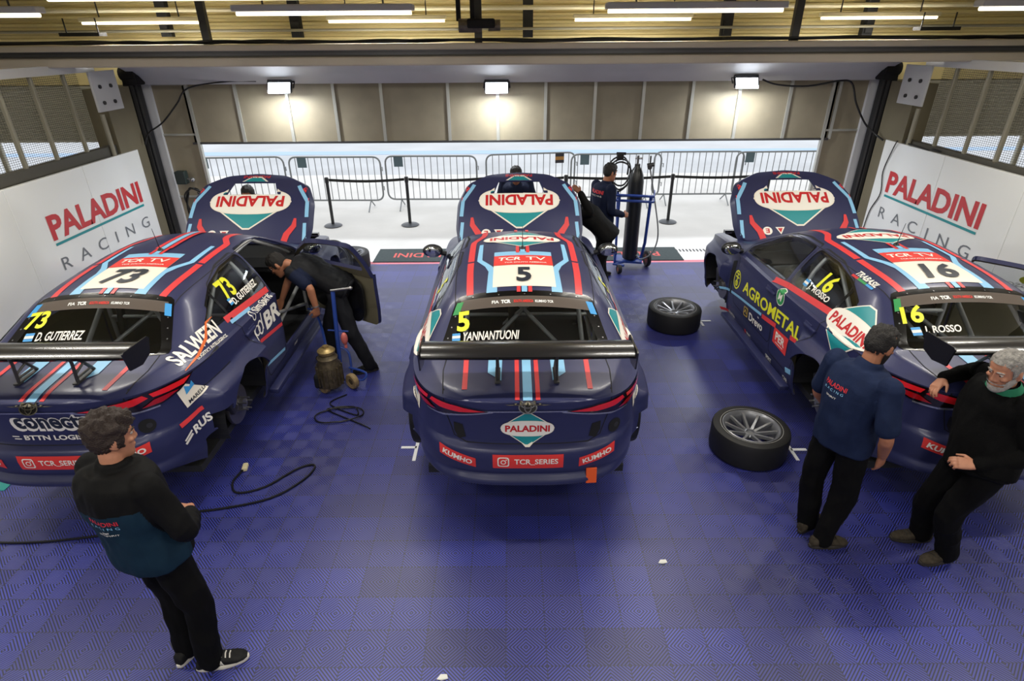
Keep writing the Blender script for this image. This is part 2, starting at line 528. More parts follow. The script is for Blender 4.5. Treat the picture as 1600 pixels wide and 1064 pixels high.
# soffit: the curved top of the sectional door running back to the beam
path = catmull([(8.2, 3.03), (8.6, 3.02), (9.0, 2.97), (9.25, 2.88), (9.42, 2.76), (9.5, 2.70)], 6)
w = MB(); w.loft([[(-5.5, p[0], p[1]) for p in path], [(5.5, p[0], p[1]) for p in path]], cap=False, closed=False)
w.loft([[(-5.5, p[0]+.06, p[1]+.05) for p in path], [(5.5, p[0]+.06, p[1]+.05) for p in path]], cap=False, closed=False)
struct('trim_soffit', w, M_grey, 50)
w = MB(); w.box((0, 9.56, 2.735), (11.0, .06, .035)); struct('trim_lintel_seal', w, M_black)

# sectional door, partly raised, with fixed side lights
d = thing('door_1', 'raised sectional door of dusty beige sheets between thin grey bars', 'door', (0, 9.62, 2.28)); d['kind'] = 'structure'
bars = [-4.883, -4.154, -3.386, -2.675, -1.955, -.945, -.194, .537, 1.288, 2.021, 2.763, 3.477, 4.249, 4.983]
b = MB(); b.box((0, 0, 0), (9.9, .03, .84)); b.build('door_sheet', M_beige, d)
for x in bars:
    b = MB(); b.box((x, -.028, .0), (.045, .03, .86)); b.build('bar', M_alu, d)
b = MB(); b.box((0, -.02, -.43), (9.95, .05, .03)); b.build('bottom_rail', M_dsteel, d)
for sx in (-1, 1):
    e = 'left' if sx < 0 else 'right'
    d2 = thing('door_%d' % (2 if sx < 0 else 3), 'fixed %s side light of dusty beige sheets beside the raised door' % e, 'side light', (sx*5.15, 9.62, 0)); d2['kind'] = 'structure'
    b = MB(); b.box((0, 0, 1.36), (.52, .03, 2.72)); b.build('sheet', M_beige, d2)
    for z in (1.02, 1.98, 2.7):
        b = MB(); b.box((0, -.02, z), (.52, .03, .03)); b.build('bar', M_alu, d2)
    b = MB(); b.box((sx*.34, -.03, 1.36), (.17, .08, 2.72)); b.build('jamb', M_grey, d2)
    b = MB(); b.box((-sx*.27, -.02, 1.36), (.04, .06, 2.72)); b.build('stile', M_alu, d2)
    # black track post
    p_ = MB(); p_.box((sx*5.58, 9.42, 1.36), (.16, .18, 2.74)); struct('trim_track_'+e, p_, M_black)
    p_ = MB(); p_.box((sx*5.49, 9.36, 1.36), (.015, .05, 2.74)); p_.box((sx*5.52, 9.30, 1.36), (.05, .015, 2.74)); struct('trim_track_edge_'+e, p_, M_dsteel)
    hd = MB(); hd.box((sx*5.5, 9.35, 2.78), (.22, .22, .14), bev=.02); hd.cyl((sx*5.62, 9.3, 2.86), (sx*5.4, 9.3, 2.86), .09, 14)
    tag(hd.build('track_pulley', M_blackm, None, 40), 'black pulley head on top of the %s door track' % e, 'pulley')

BAYFILL = []
# neighbouring bays behind the screens: floor, slatted front door and far wall
for sx in (-1, 1):
    e = 'left' if sx < 0 else 'right'
    f = MB(); f.box((sx*11.2, 3.0, -.06), (10.7, 12.4, .1)); struct('floor_bay_'+e, f, M_conc)
    f = MB(); f.box((sx*16.6, 3.0, 2.0), (.1, 13, 4.2)); f.box((sx*11.2, -3.3, 2.0), (10.7, .1, 4.2)); struct('wall_bay_'+e, f, M_brown)
    f = MB()
    for i in range(40): f.box((sx*11.1, 9.6, 4.05-i*.055), (10.6, .05, .04), rot=(.5, 0, 0))
    for x in (6.2, 8.0, 9.8, 11.6): f.box((sx*x, 9.55, 2.6), (.06, .05, 2.8))
    f.box((sx*6.05, 9.6, .95), (.7, .06, 1.9))
    struct('door_bay_'+e, f, mat('bay_slat_paint', 'a8a596', .5))
    for y in (7.6, 4.2):  # battens added to brighten the dark bay behind the screen
        t = thing('ceiling_lamp', 'added fill batten brightening the next bay behind the %s screen, %s of two' % (e, 'farther' if y > 5 else 'nearer'), 'ceiling lamp', (sx*8.6, y, 3.49))
        b = MB(); b.box((0,0,.04),(1.5,.13,.05)); b.build('housing', M_beam, t)
        for s_ in (-.5, .5):
            b = MB(); b.cyl((s_, 0, .06), (s_, 0, .73), .008, 6); b.build('hanger', M_dsteel, t)
        BAYFILL.append(t)

# ---------------------------------------------------------------- display walls with lettering
def display_wall(sx):
    e = 'left' if sx < 0 else 'right'
    top = 1.86 if sx < 0 else 1.93
    root = thing('display_wall', 'glossy white display wall with red and grey team lettering along the %s side' % e, 'display wall', (sx*5.53, 0, 0))
    ys = ([8.99, 7.72, 6.40] if sx < 0 else [8.97, 7.64, 6.30]) + [5.0, 3.7, 2.4, 1.1]
    for a, b_ in zip(ys, ys[1:]):
        b = MB(); b.box((0, (a+b_)/2, top/2), (.05, a-b_-.006, top), bev=.004); b.build('board', M_white, root)
    # U runs left to right as read from inside the bay
    U = Vector((0, 1, 0)) if sx < 0 else Vector((0, -1, 0))
    dz = 0 if sx < 0 else .095
    mid = Vector((-sx*.026, 7.79 if sx < 0 else 7.68, 1.28+dz))
    Dn = Vector((sx, 0, 0))
    decal('team_name_lettering', [(text2d('PALADINI', 1.93, .30, bold=.035), M_red)], mid+Vector((0,0,.02)), U, (0,0,1), Dn, None, root)
    decal('underline', [(rect2d(-.955, -.016, .955, .016), M_teal)], mid-Vector((0,0,.18)), U, (0,0,1), Dn, None, root)
    decal('small_lettering', [(text2d('RACING', 1.93, .155, spacing=2.1), M_gtxt)], mid-Vector((0,0,.425)), U, (0,0,1), Dn, None, root)
display_wall(-1); display_wall(1)

# ---------------------------------------------------------------- lamps
def area(name, loc, rot, sx, sy, w, col=(1,1,1), parent=None):
    l = bpy.data.lights.new(name, 'AREA'); l.shape = 'RECTANGLE'; l.size = sx; l.size_y = sy; l.energy = w; l.color = col
    o = bpy.data.objects.new(name, l); C.objects.link(o); o.location = loc; o.rotation_euler = rot
    if parent: o.parent = parent
    return o
M_tube = mat('lit_tube', 'fff6dc', .4, emit='fff3d0', estr=3.0)
M_lampbody = mat('cream_lamp_housing', 'd9d2b4', .5)
RY = [8.4, 5.6, 3.35, .6, -2.4]; RX = [-4.65, -1.55, 1.55, 4.65]
NAMEX = ['far left', 'centre left', 'centre right', 'far right']
for j, y in enumerate(RY):
    for i, x in enumerate(RX):
        lab = ('cream fluorescent batten over the long beam, %s of four' if j == 0 else 'grey fluorescent batten hung nearer the camera, %s of its row') % NAMEX[i]
        t = thing('ceiling_lamp', lab, 'ceiling lamp', (x, y, 3.49), 0, 'fluorescent battens under the ceiling')
        b = MB(); b.box((0, 0, .035), (1.5, .13 if j else .09, .05), bev=.01); b.build('housing', M_lampbody if j == 0 else M_grey, t)
        b = MB(); b.tube([(-.73, 0, -.005), (.73, 0, -.005)], .016, 8); b.build('tube', M_tube, t)
        for s_ in (-.5, .5):
            b = MB(); b.cyl((s_, 0, .06), (s_, 0, .73), .008, 6); b.build('hanger', M_dsteel, t)
        area('tube_light', (0, 0, -.03), (0, 0, 0), 1.42, .07, TUBE_W, (1, .955, .86), t)

for t in BAYFILL:  # tubes and area lights of the added bay fill
    b = MB(); b.tube([(-.73, 0, -.005), (.73, 0, -.005)], .016, 8); b.build('tube', M_tube, t)
    area('tube_light', (0, 0, -.03), (0, 0, 0), 1.42, .07, TUBE_W*.7, (1, .955, .86), t)
M_flood = mat('lit_led_face', 'ffffff', .3, emit='f2f8ff', estr=6.)
for x, z, nm in ((-3.374, 2.66, 'left'), (-.199, 2.64, 'middle'), (3.452, 2.68, 'right')):
    t = thing('floodlight', 'bright white LED floodlight at the top of the door, %s one of three' % nm, 'floodlight', (x, 9.3, z), 0, 'LED floodlights over the raised door')
    b = MB(); b.box((0, .03, .02), (.36, .05, .19), rot=(R(-30), 0, 0), bev=.012); b.build('housing', M_black, t)
    b = MB(); b.box((0, -.005, 0), (.32, .012, .155), rot=(R(-30), 0, 0)); b.build('lens', M_flood, t)
    b = MB(); b.tube([(-.19, .05, .0), (-.19, .14, .07), (.19, .14, .07), (.19, .05, .0)], .012, 6); b.build('bracket', M_black, t)
    area('flood_light', (0, -.05, -.03), (R(14), 0, 0), .3, .2, FLOOD_W, (.93, .97, 1.0), t)

# beams, hangers and pipes under the ceiling
for i, x in enumerate((-3.66, -.38, 3.44)):
    b = MB(); b.box((0, 0, .5), (.09, .07, 1.1)); 
    o = b.build('hanger_strut', M_dsteel, None, None, (x, 7.98, 3.18)); tag(o, 'grey steel strut dropping to the beam, %s of three' % ('leftmost', 'middle', 'rightmost')[i], 'strut', 'steel struts over the beam')
for i, (x, z1) in enumerate(((-4.75, 3.34), (-2.95, 3.32), (.25, 3.3), (3.0, 3.3), (4.95, 3.3))):
    b = MB(); b.box((0, 0, .42), (.14, .1, .86)); b.box((0, -.05, .1), (.1, .06, .16))
    o = b.build('stub_post', M_blackm, None, None, (x, 9.2, z1)); tag(o, 'short dark steel post on the cream sheet wall, %s from the left' % ('first', 'second', 'third', 'fourth', 'fifth')[i], 'post', 'dark posts on the cream sheet wall')
for i, (y, z, r) in enumerate(((8.75, 3.64, .028), (9.1, 3.40, .018), (7.6, 3.74, .03))):
    b = MB(); b.tube([(-9, y, z), (9, y, z)], r, 8)
    tag(b.build('service_pipe', M_lampbody if i != 1 else M_galv, None, 40), ('cream service pipe running above the far lamps', 'thin grey pipe running low along the cream sheet wall', 'cream service pipe nearest the camera under the ceiling')[i], 'pipe')
t = thing('door_motor', 'dark chain hoist motor hanging beside the middle steel strut', 'hoist motor', (-.33, 7.7, 3.44))
b = MB(); b.box((.0, 0, -.0), (.32, .2, .1), bev=.02); b.build('frame', M_blackm, t)
b = MB(); b.cyl((-.26, 0, -.02), (.0, 0, -.02), .075, 14); b.build('motor_body', mat('oily_metal', '6b6459', .4, .6, noise=.3, nscale=20), t)
b = MB(); b.cyl((.08, 0, -.02), (.22, 0, -.02), .06, 14); b.build('gear_case', MATS['oily_metal'], t)
for x in (-.26, -.1):
    b = MB(); b.box((x, 0, .3), (.05, .05, .55)); b.build('hanger', M_blackm, t)
for sx in (-1, 1):
    b = MB(); b.box((0, 0, 0), (.5, .16, .04)); b.box((-.2, 0, .09), (.012, .012, .18)); b.box((.2, 0, .09), (.012, .012, .18))
    o = b.build('heater_bracket', M_blackm, None, None, (sx*5.35, 8.3, 3.36)); tag(o, 'small black tray hanging near the %s wall above the beam' % ('left' if sx < 0 else 'right'), 'tray')
# ---------------------------------------------------------------- race car: body shell in car space (x right, y forward, z up, tyres touch z=0)
M_paint = mat('navy_wrap_paint', '292d54', .40, .1, coat=.18)
M_khaki = mat('olive_inner_paint', '6f6a57', .45, .3)
M_cin = mat('dark_cabin', '1d1e22', .7)
M_carbon = mat('black_carbon', '18181b', .25, coat=.5)
M_glass = None
def glass_material():
    m = bpy.data.materials.new('tinted_window'); m.use_nodes = True
    nt = m.node_tree; N = nt.nodes; L = nt.links
    N.remove(N['Principled BSDF'])
    out = [n for n in N if n.type == 'OUTPUT_MATERIAL'][0]
    g = N.new('ShaderNodeBsdfGlossy'); g.inputs['Roughness'].default_value = .03; g.inputs['Color'].default_value = (.9,.95,1,1)
    t = N.new('ShaderNodeBsdfTransparent'); t.inputs['Color'].default_value = (.74,.77,.78,1)
    lw = N.new('ShaderNodeLayerWeight'); lw.inputs['Blend'].default_value = .5
    pw = N.new('ShaderNodeMath'); pw.operation = 'POWER'; pw.inputs[1].default_value = 3.5; L.new(lw.outputs['Facing'], pw.inputs[0])
    f = N.new('ShaderNodeMath'); f.operation = 'MULTIPLY_ADD'; f.inputs[1].default_value = .8; f.inputs[2].default_value = .06; L.new(pw.outputs[0], f.inputs[0])
    mx = N.new('ShaderNodeMixShader'); L.new(f.outputs[0], mx.inputs[0]); L.new(t.outputs[0], mx.inputs[1]); L.new(g.outputs[0], mx.inputs[2])
    L.new(mx.outputs[0], out.inputs[0])
    return m
M_glass = glass_material()
M_frit = mat('black_glass_border', '08080a', .22)
M_lred = mat('red_lamp_lens', 'a30f16', .12, coat=.6)
M_lred2 = mat('bright_red_lamp_strip', 'e8232a', .15, coat=.5)
M_ldark = mat('smoked_lamp_lens', '16090c', .1, coat=.6)
M_chrome = mat('chrome', 'd8dadd', .12, 1.)
M_silver = mat('silver_trim', 'bfc2c8', .25, .8)
M_cage = mat('grey_cage_tube', 'b9bbbd', .4, .3)

OUTL = [(0,-2.37),(.22,-2.365),(.42,-2.335),(.58,-2.265),(.70,-2.14),(.79,-1.95),(.84,-1.72),(.868,-1.35),(.875,-.8),(.878,0),(.872,.6),(.865,1.1),(.85,1.5),(.80,1.82),(.70,2.05),(.50,2.19),(.25,2.25),(0,2.26)]
RIM = [(-2.37,1.015),(-2.2,1.0),(-1.9,.985),(-1.35,.97),(-.6,.945),(.2,.93),(.9,.925),(1.2,.92),(1.6,.88),(2.0,.78),(2.26,.66)]
ZC = [(-2.37,1.02),(-2.25,1.045),(-2.0,1.062),(-1.78,1.085),(-1.68,1.152),(-1.38,1.355),(-1.28,1.385),(-1.0,1.415),(-.4,1.432),(-.1,1.425),(.15,1.40),(.33,1.35),(.7,1.18),(1.05,1.015),(1.2,.985),(1.6,.93),(2.0,.82),(2.26,.67)]
XR = [(-2.37,.50),(-2.0,.62),(-1.78,.69),(-1.38,.59),(-1.0,.575),(-.4,.585),(.1,.57),(.33,.58),(1.05,.72),(1.2,.74),(1.7,.70),(2.26,.5)]
DR = [(-2.37,.004),(-2.0,.012),(-1.8,.02),(-1.43,.06),(-1.0,.065),(-.4,.065),(.2,.06),(.4,.05),(1.05,.03),(1.7,.03),(2.26,.005)]   # how far the rail lies under the crown
SIDE = [(.10,-.075),(.17,-.03),(.30,.0),(.55,.012),(.72,.004),(.84,-.002),(.90,.0),(1.05,0)]
REAR = [(.30,.10),(.325,.02),(.355,-.028),(.385,-.022),(.42,.008),(.46,-.004),(.56,-.02),(.62,-.012),(.648,.015),(.66,.042),(.76,.044),(.86,.034),(.93,.014),(.97,.003),(1.02,0)]
FRONT = [(.1,.0),(.35,.06),(.5,.03),(.66,0)]
def flare(y, z):
    def win(y, a, b, c, d): return sstep(a, b, y)*(1-sstep(c, d, y))
    r = win(y, -1.93, -1.77, -.98, -.90)*.105; f = win(y, .93, 1.02, 1.7, 1.95)*.105
    return (r+f)*(1-sstep(.70, .80, z))*(.75+.25*sstep(.3, .55, z))

def car_outline():
    pts = [p.to_2d() for p in catmull([(x, y, 0) for x, y in OUTL], 10)]
    return [(max(p.x, 0), p.y) for p in pts]

def body_mesh(nrow=46, nup=26):
    out = car_outline(); n = len(out)
    V = []; F = []
    def add(p): V.append(p); return len(V)-1
    low = []
    for i, (x, y) in enumerate(out):
        a = out[max(i-1, 0)]; b = out[min(i+1, n-1)]
        t = Vector((b[0]-a[0], b[1]-a[1])).normalized(); nrm = Vector((t.y, -t.x))   # outward
        wy = nrm.y; zr = lerp_tab(RIM, y)
        rearw = max(0, -wy); frontw = max(0, wy); sidew = max(0, nrm.x)
        zb = .13*(1-sstep(-1.7, -2.3, y)) + .30*sstep(-1.7, -2.3, y) if y < -1.6 else .13
        zb = .13 + .17*sstep(1.65, 2.2, -y)
        col = []
        for r in range(nrow+1):
            z = zb+(zr-zb)*r/nrow
            dx = lerp_tab(SIDE, z, False)*sidew
            dy = lerp_tab(REAR, z)*rearw**1.5 + (-lerp_tab(FRONT, z))*frontw
            fx = flare(y, z)*min(1, sidew*1.5)
            xx = x + dx*nrm.x/max(.3, sidew) + fx if x > 1e-6 else 0
            col.append(add((xx, y+dy, z)))
        low.append(col)
    for i in range(n-1):
        for r in range(nrow): F.append((low[i][r], low[i+1][r], low[i+1][r+1], low[i][r+1]))
    # upper shell
    up = []
    for i, (x, y) in enumerate(out):
        zr = lerp_tab(RIM, y); zc = lerp_tab(ZC, y)
        if x < 1e-6: up.append([low[i][nrow]]*(nup+1)); continue
        base_in = min(.035, x*.1); xb = x-base_in; zb = zr+.012*min(1, x/.6)
        xr = min(lerp_tab(XR, y), xb*.86); k = min(1, x/.62)
        zc2 = zr+(zc-zr)*sstep(0, .5, x)
        zra = max(zc2-lerp_tab(DR, y), zb+.002)
        pts = [(x, zr)]
        na = nup//2
        for j in range(na):
            t = j/na; bul = .018*math.sin(PI*t)*sstep(.05, .25, zra-zb)
            pts.append((xb+(xr-xb)*t+bul, zb+(zra-zb)*t+bul*.5))
        nb = nup-na-1
        for j in range(nb+1):
            t = j/nb; xx = xr*(1-t)
            pts.append((xx, zra+(zc2-zra)*(1-(xx/xr)**2)))
        # soften the rail
        for it in range(3):
            q = pts[:]
            for j in range(max(2, na-2), na+4):
                q[j] = ((pts[j-1][0]+2*pts[j][0]+pts[j+1][0])/4, (pts[j-1][1]+2*pts[j][1]+pts[j+1][1])/4)
            pts = q
        row = [low[i][nrow]]+[add((px, y, pz)) for px, pz in pts[1:]]
        up.append(row)
    for i in range(n-1):
        for j in range(nup):
            q = [up[i][j], up[i+1][j], up[i+1][j+1], up[i][j+1]]
            q2 = []
            for a in q:
                if a not in q2: q2.append(a)
            if len(q2) > 2: F.append(tuple(q2))
    bm = bmesh.new(); bv = [bm.verts.new(p) for p in V]
    for f in F:
        try: bm.faces.new([bv[i] for i in f])
        except ValueError: pass
    bmesh.ops.mirror(bm, geom=bm.verts[:]+bm.edges[:]+bm.faces[:], axis='X', merge_dist=.0005)
    bmesh.ops.remove_doubles(bm, verts=bm.verts[:], dist=.0004)
    bmesh.ops.dissolve_degenerate(bm, dist=1e-5, edges=bm.edges[:])
    bmesh.ops.recalc_face_normals(bm, faces=bm.faces[:])
    vol = bm.calc_volume(signed=True)
    return bm

def bvh_of(bm): return BVHTree.FromBMesh(bm)

def in_poly(p, poly):
    x, y = p; c = False; j = len(poly)-1
    for i in range(len(poly)):
        xi, yi = poly[i]; xj, yj = poly[j]
        if (yi > y) != (yj > y) and x < (xj-xi)*(y-yi)/(yj-yi)+xi: c = not c
        j = i
    return c

def round_poly(poly, r=.05, n=4):
    out = []; N = len(poly)
    for i in range(N):
        p = Vector(poly[i]); a = Vector(poly[i-1])-p; b = Vector(poly[(i+1) % N])-p
        k = min(r, a.length*.45, b.length*.45)
        p0 = p+a.normalized()*k; p1 = p+b.normalized()*k
        for t in range(n+1):
            u = t/n; q = p0*(1-u)**2+p*2*u*(1-u)+p1*u*u
            out.append((q.x, q.y))
    return out

def cut_region(bm, poly, axis, cond):
    """cuts the outline of poly (seen along axis) into the faces that meet cond and returns the faces inside it"""
    ia, ib = {'X': (1, 2), 'Z': (0, 1), 'Y': (0, 2)}[axis]
    N = len(poly)
    for i in range(N):
        a = Vector(poly[i]); b = Vector(poly[(i+1) % N]); d = b-a
        if d.length < 1e-5: continue
        lo = (min(a.x, b.x)-.002, min(a.y, b.y)-.002); hi = (max(a.x, b.x)+.002, max(a.y, b.y)+.002)
        fs = []
        for f in bm.faces:
            c = f.calc_center_median()
            if not cond(c, f.normal): continue
            us = [v.co[ia] for v in f.verts]; ws = [v.co[ib] for v in f.verts]
            if max(us) < lo[0] or min(us) > hi[0] or max(ws) < lo[1] or min(ws) > hi[1]: continue
            fs.append(f)
        if not fs: continue
        nrm = Vector((-d.y, d.x)).normalized(); co = Vector((0,0,0)); no = Vector((0,0,0))
        co[ia], co[ib] = a.x, a.y; no[ia], no[ib] = nrm.x, nrm.y
        es = list({e for f in fs for e in f.edges}); vs = list({v for f in fs for v in f.verts})
        bmesh.ops.bisect_plane(bm, geom=vs+es+fs, plane_co=co, plane_no=no, dist=1e-6)
    ins = []
    for f in bm.faces:
        c = f.calc_center_median()
        if cond(c, f.normal) and in_poly((c[ia], c[ib]), poly): ins.append(f)
    return ins

def split_out(bm, faces):
    new = bmesh.new(); mp = {}
    for f in faces:
        vs = []
        for v in f.verts:
            if v not in mp: mp[v] = new.verts.new(v.co)
            vs.append(mp[v])
        try: new.faces.new(vs)
        except ValueError: pass
    bmesh.ops.delete(bm, geom=faces, context='FACES')
    return new

BODY = body_mesh()
BVH = bvh_of(BODY)

def on_body(x, y, z, d):
    h = BVH.ray_cast(Vector((x, y, z)), Vector(d)); return h[0]

right = lambda c, n: c.x > .35 and n.x > .05
left = lambda c, n: c.x < -.35 and n.x < -.05
topc = lambda c, n: n.z > .05 and c.z > .6
# side view outlines (y, z)
W_FRONT = round_poly([(.70,.99),(.70,1.035),(.56,1.125),(.28,1.285),(.02,1.33),(-.27,1.342),(-.27,1.015)], .05)
W_REAR = round_poly([(-.36,1.03),(-.36,1.342),(-.70,1.335),(-1.0,1.288),(-1.22,1.215),(-1.46,1.115),(-1.36,1.085)], .04)
W_BACK = round_poly([(-.50,-1.335),(0,-1.36),(.50,-1.335),(.625,-1.765),(.45,-1.80),(0,-1.815),(-.45,-1.80),(-.625,-1.765)], .07)
W_WIND = round_poly([(-.52,.40),(0,.42),(.52,.40),(.66,1.03),(0,1.10),(-.66,1.03)], .06)
W_HOOD = round_poly([(-.70,1.13),(.70,1.13),(.735,1.35),(.72,1.7),(.62,1.96),(.36,2.11),(0,2.15),(-.36,2.11),(-.62,1.96),(-.72,1.7),(-.735,1.35)], .05)
DOOR = round_poly([(.72,.36),(.74,.90),(.74,1.05),(.56,1.16),(.29,1.315),(.02,1.365),(-.31,1.375),(-.33,.9),(-.33,.36)], .06)
DOOR_R = round_poly([(-.345,.28),(-.345,1.372),(-.70,1.362),(-1.03,1.305),(-1.10,1.22),(-1.12,.93),(-.98,.70),(-.86,.5),(-.80,.28)], .06)
ARCH_R = [(-1.33+.385*math.cos(a*PI/20), .33+.385*math.sin(a*PI/20)) for a in range(-3, 24)]
ARCH_R = [(-1.33+.40*math.cos(a*PI/24), .36+.37*math.sin(a*PI/24)) for a in range(21)]+[(-1.74,.50),(-1.93,.40),(-1.93, -.1), (-.93, -.1)]
ARCH_F = [(1.33+.40*math.cos(a*PI/24), .36+.37*math.sin(a*PI/24)) for a in range(25)]+[(.93, -.1), (1.73, -.1)]

body = BODY.copy()
def pane(shape_poly, cond_axis, cond):
    return cut_region(body, shape_poly, cond_axis, cond)
parts_bm = {}
def take(name, poly, axis, cond, src=None):
    fs = cut_region(body if src is None else src, poly, axis, cond)
    parts_bm[name] = split_out(body if src is None else src, fs)
take('glass_back', W_BACK, 'Z', lambda c, n: topc(c, n) and c.z > 1.04)
take('glass_wind', W_WIND, 'Z', lambda c, n: topc(c, n) and c.z > .95)
take('hood', W_HOOD, 'Z', topc)
for nm, cd in (('R', right), ('L', left)):
    take('win_front_'+nm, W_FRONT, 'X', cd); take('win_rear_'+nm, W_REAR, 'X', cd)
    take('arch_r_'+nm, ARCH_R, 'X', lambda c, n, s=(1 if nm == 'R' else -1): c.x*s > .35 and c.z < .8)
    take('arch_f_'+nm, ARCH_F, 'X', lambda c, n, s=(1 if nm == 'R' else -1): c.x*s > .35 and c.z < .8)
for nm, s in (('R', 1), ('L', -1)):
    take('flare_cut_'+nm, [(-1.70,.58),(-2.1,.60),(-2.1,-.1),(-1.70,-.1)], 'X', lambda c, n, s=s: c.x*s > .862 and c.z < .8)
take('door_fR', DOOR, 'X', right); take('door_fL', DOOR, 'X', left)
take('door_rR', DOOR_R, 'X', right); take('door_rL', DOOR_R, 'X', left)

def divide(nm, y0):
    bm = parts_bm[nm]
    bmesh.ops.bisect_plane(bm, geom=bm.verts[:]+bm.edges[:]+bm.faces[:], plane_co=(0,y0,0), plane_no=(0,1,0))
    parts_bm[nm.replace('rear', 'quarter')] = split_out(bm, [f for f in bm.faces if f.calc_center_median().y < y0])
for s in 'RL': divide('win_rear_'+s, -1.108)

def shell(name, bm, th, mats, loc=(0,0,0)):
    me = bpy.data.meshes.new(name)
    b = bm.copy()
    for v in b.verts: v.co -= Vector(loc)
    b.to_mesh(me); b.free()
    for m in mats: me.materials.append(m)
    o = bpy.data.objects.new(name, me); C.objects.link(o)
    if th:
        s = o.modifiers.new('thick', 'SOLIDIFY'); s.thickness = th; s.offset = -1; s.material_offset = 1 if len(mats) > 1 else 0; s.material_offset_rim = 0; s.use_quality_normals = True
        me = apply_mods(o)
    shade(me, 32); bpy.data.objects.remove(o)
    return me

HINGE_R = Vector((.868, -.345, 0))
HINGE_D = Vector((.866, .72, 0)); HINGE_H = Vector((0, 1.14, .985))
CAR = {}
CAR['body'] = shell('body_shell', body, .018, [M_paint, M_khaki])
for s in 'RL':
    CAR['door_f'+s] = shell('front_door', parts_bm['door_f'+s], .045, [M_paint, M_khaki], HINGE_D if s == 'R' else (0,0,0))
    CAR['door_r'+s] = shell('rear_door', parts_bm['door_r'+s], .035, [M_paint, M_khaki])
    CAR['win_f'+s] = shell('side_window', parts_bm['win_front_'+s], 0, [M_glass], HINGE_D if s == 'R' else (0,0,0))
    CAR['win_q'+s] = shell('quarter_window', parts_bm['win_quarter_'+s], 0, [M_glass])
    CAR['win_r'+s] = shell('rear_side_window', parts_bm['win_rear_'+s], 0, [M_glass])
CAR['glass_back'] = shell('rear_windscreen', parts_bm['glass_back'], 0, [M_glass])
CAR['glass_wind'] = shell('windscreen', parts_bm['glass_wind'], 0, [M_glass])
# hood with a rectangular vent near its nose, skirts folded down at the edges
VENT = [(-.31,1.80),(.31,1.80),(.25,1.985),(-.25,1.985)]
hood_full = parts_bm['hood'].copy()
HBVH = bvh_of(hood_full)
hv = cut_region(parts_bm['hood'], VENT, 'Z', lambda c, n: True); split_out(parts_bm['hood'], hv).free()
HBM = parts_bm['hood']
# fold the rim downwards
bmesh.ops.recalc_face_normals(HBM, faces=HBM.faces[:])
if sum(f.normal.z for f in HBM.faces) < 0: bmesh.ops.reverse_faces(HBM, faces=HBM.faces[:])
rim = [e for e in HBM.edges if e.is_boundary and not all(in_poly((v.co.x, v.co.y), [(-.33,1.78),(.33,1.78),(.33,2.0),(-.33,2.0)]) for v in e.verts)]
ex = bmesh.ops.extrude_edge_only(HBM, edges=rim)
for v in [g for g in ex['geom'] if isinstance(g, bmesh.types.BMVert)]:
    d = Vector((v.co.x, v.co.y-1.62, 0)); d.normalize()
    v.co += Vector((d.x*.035, d.y*.02, -.07))
CAR['hood'] = shell('hood', HBM, .012, [M_paint, M_carbon], HINGE_H)

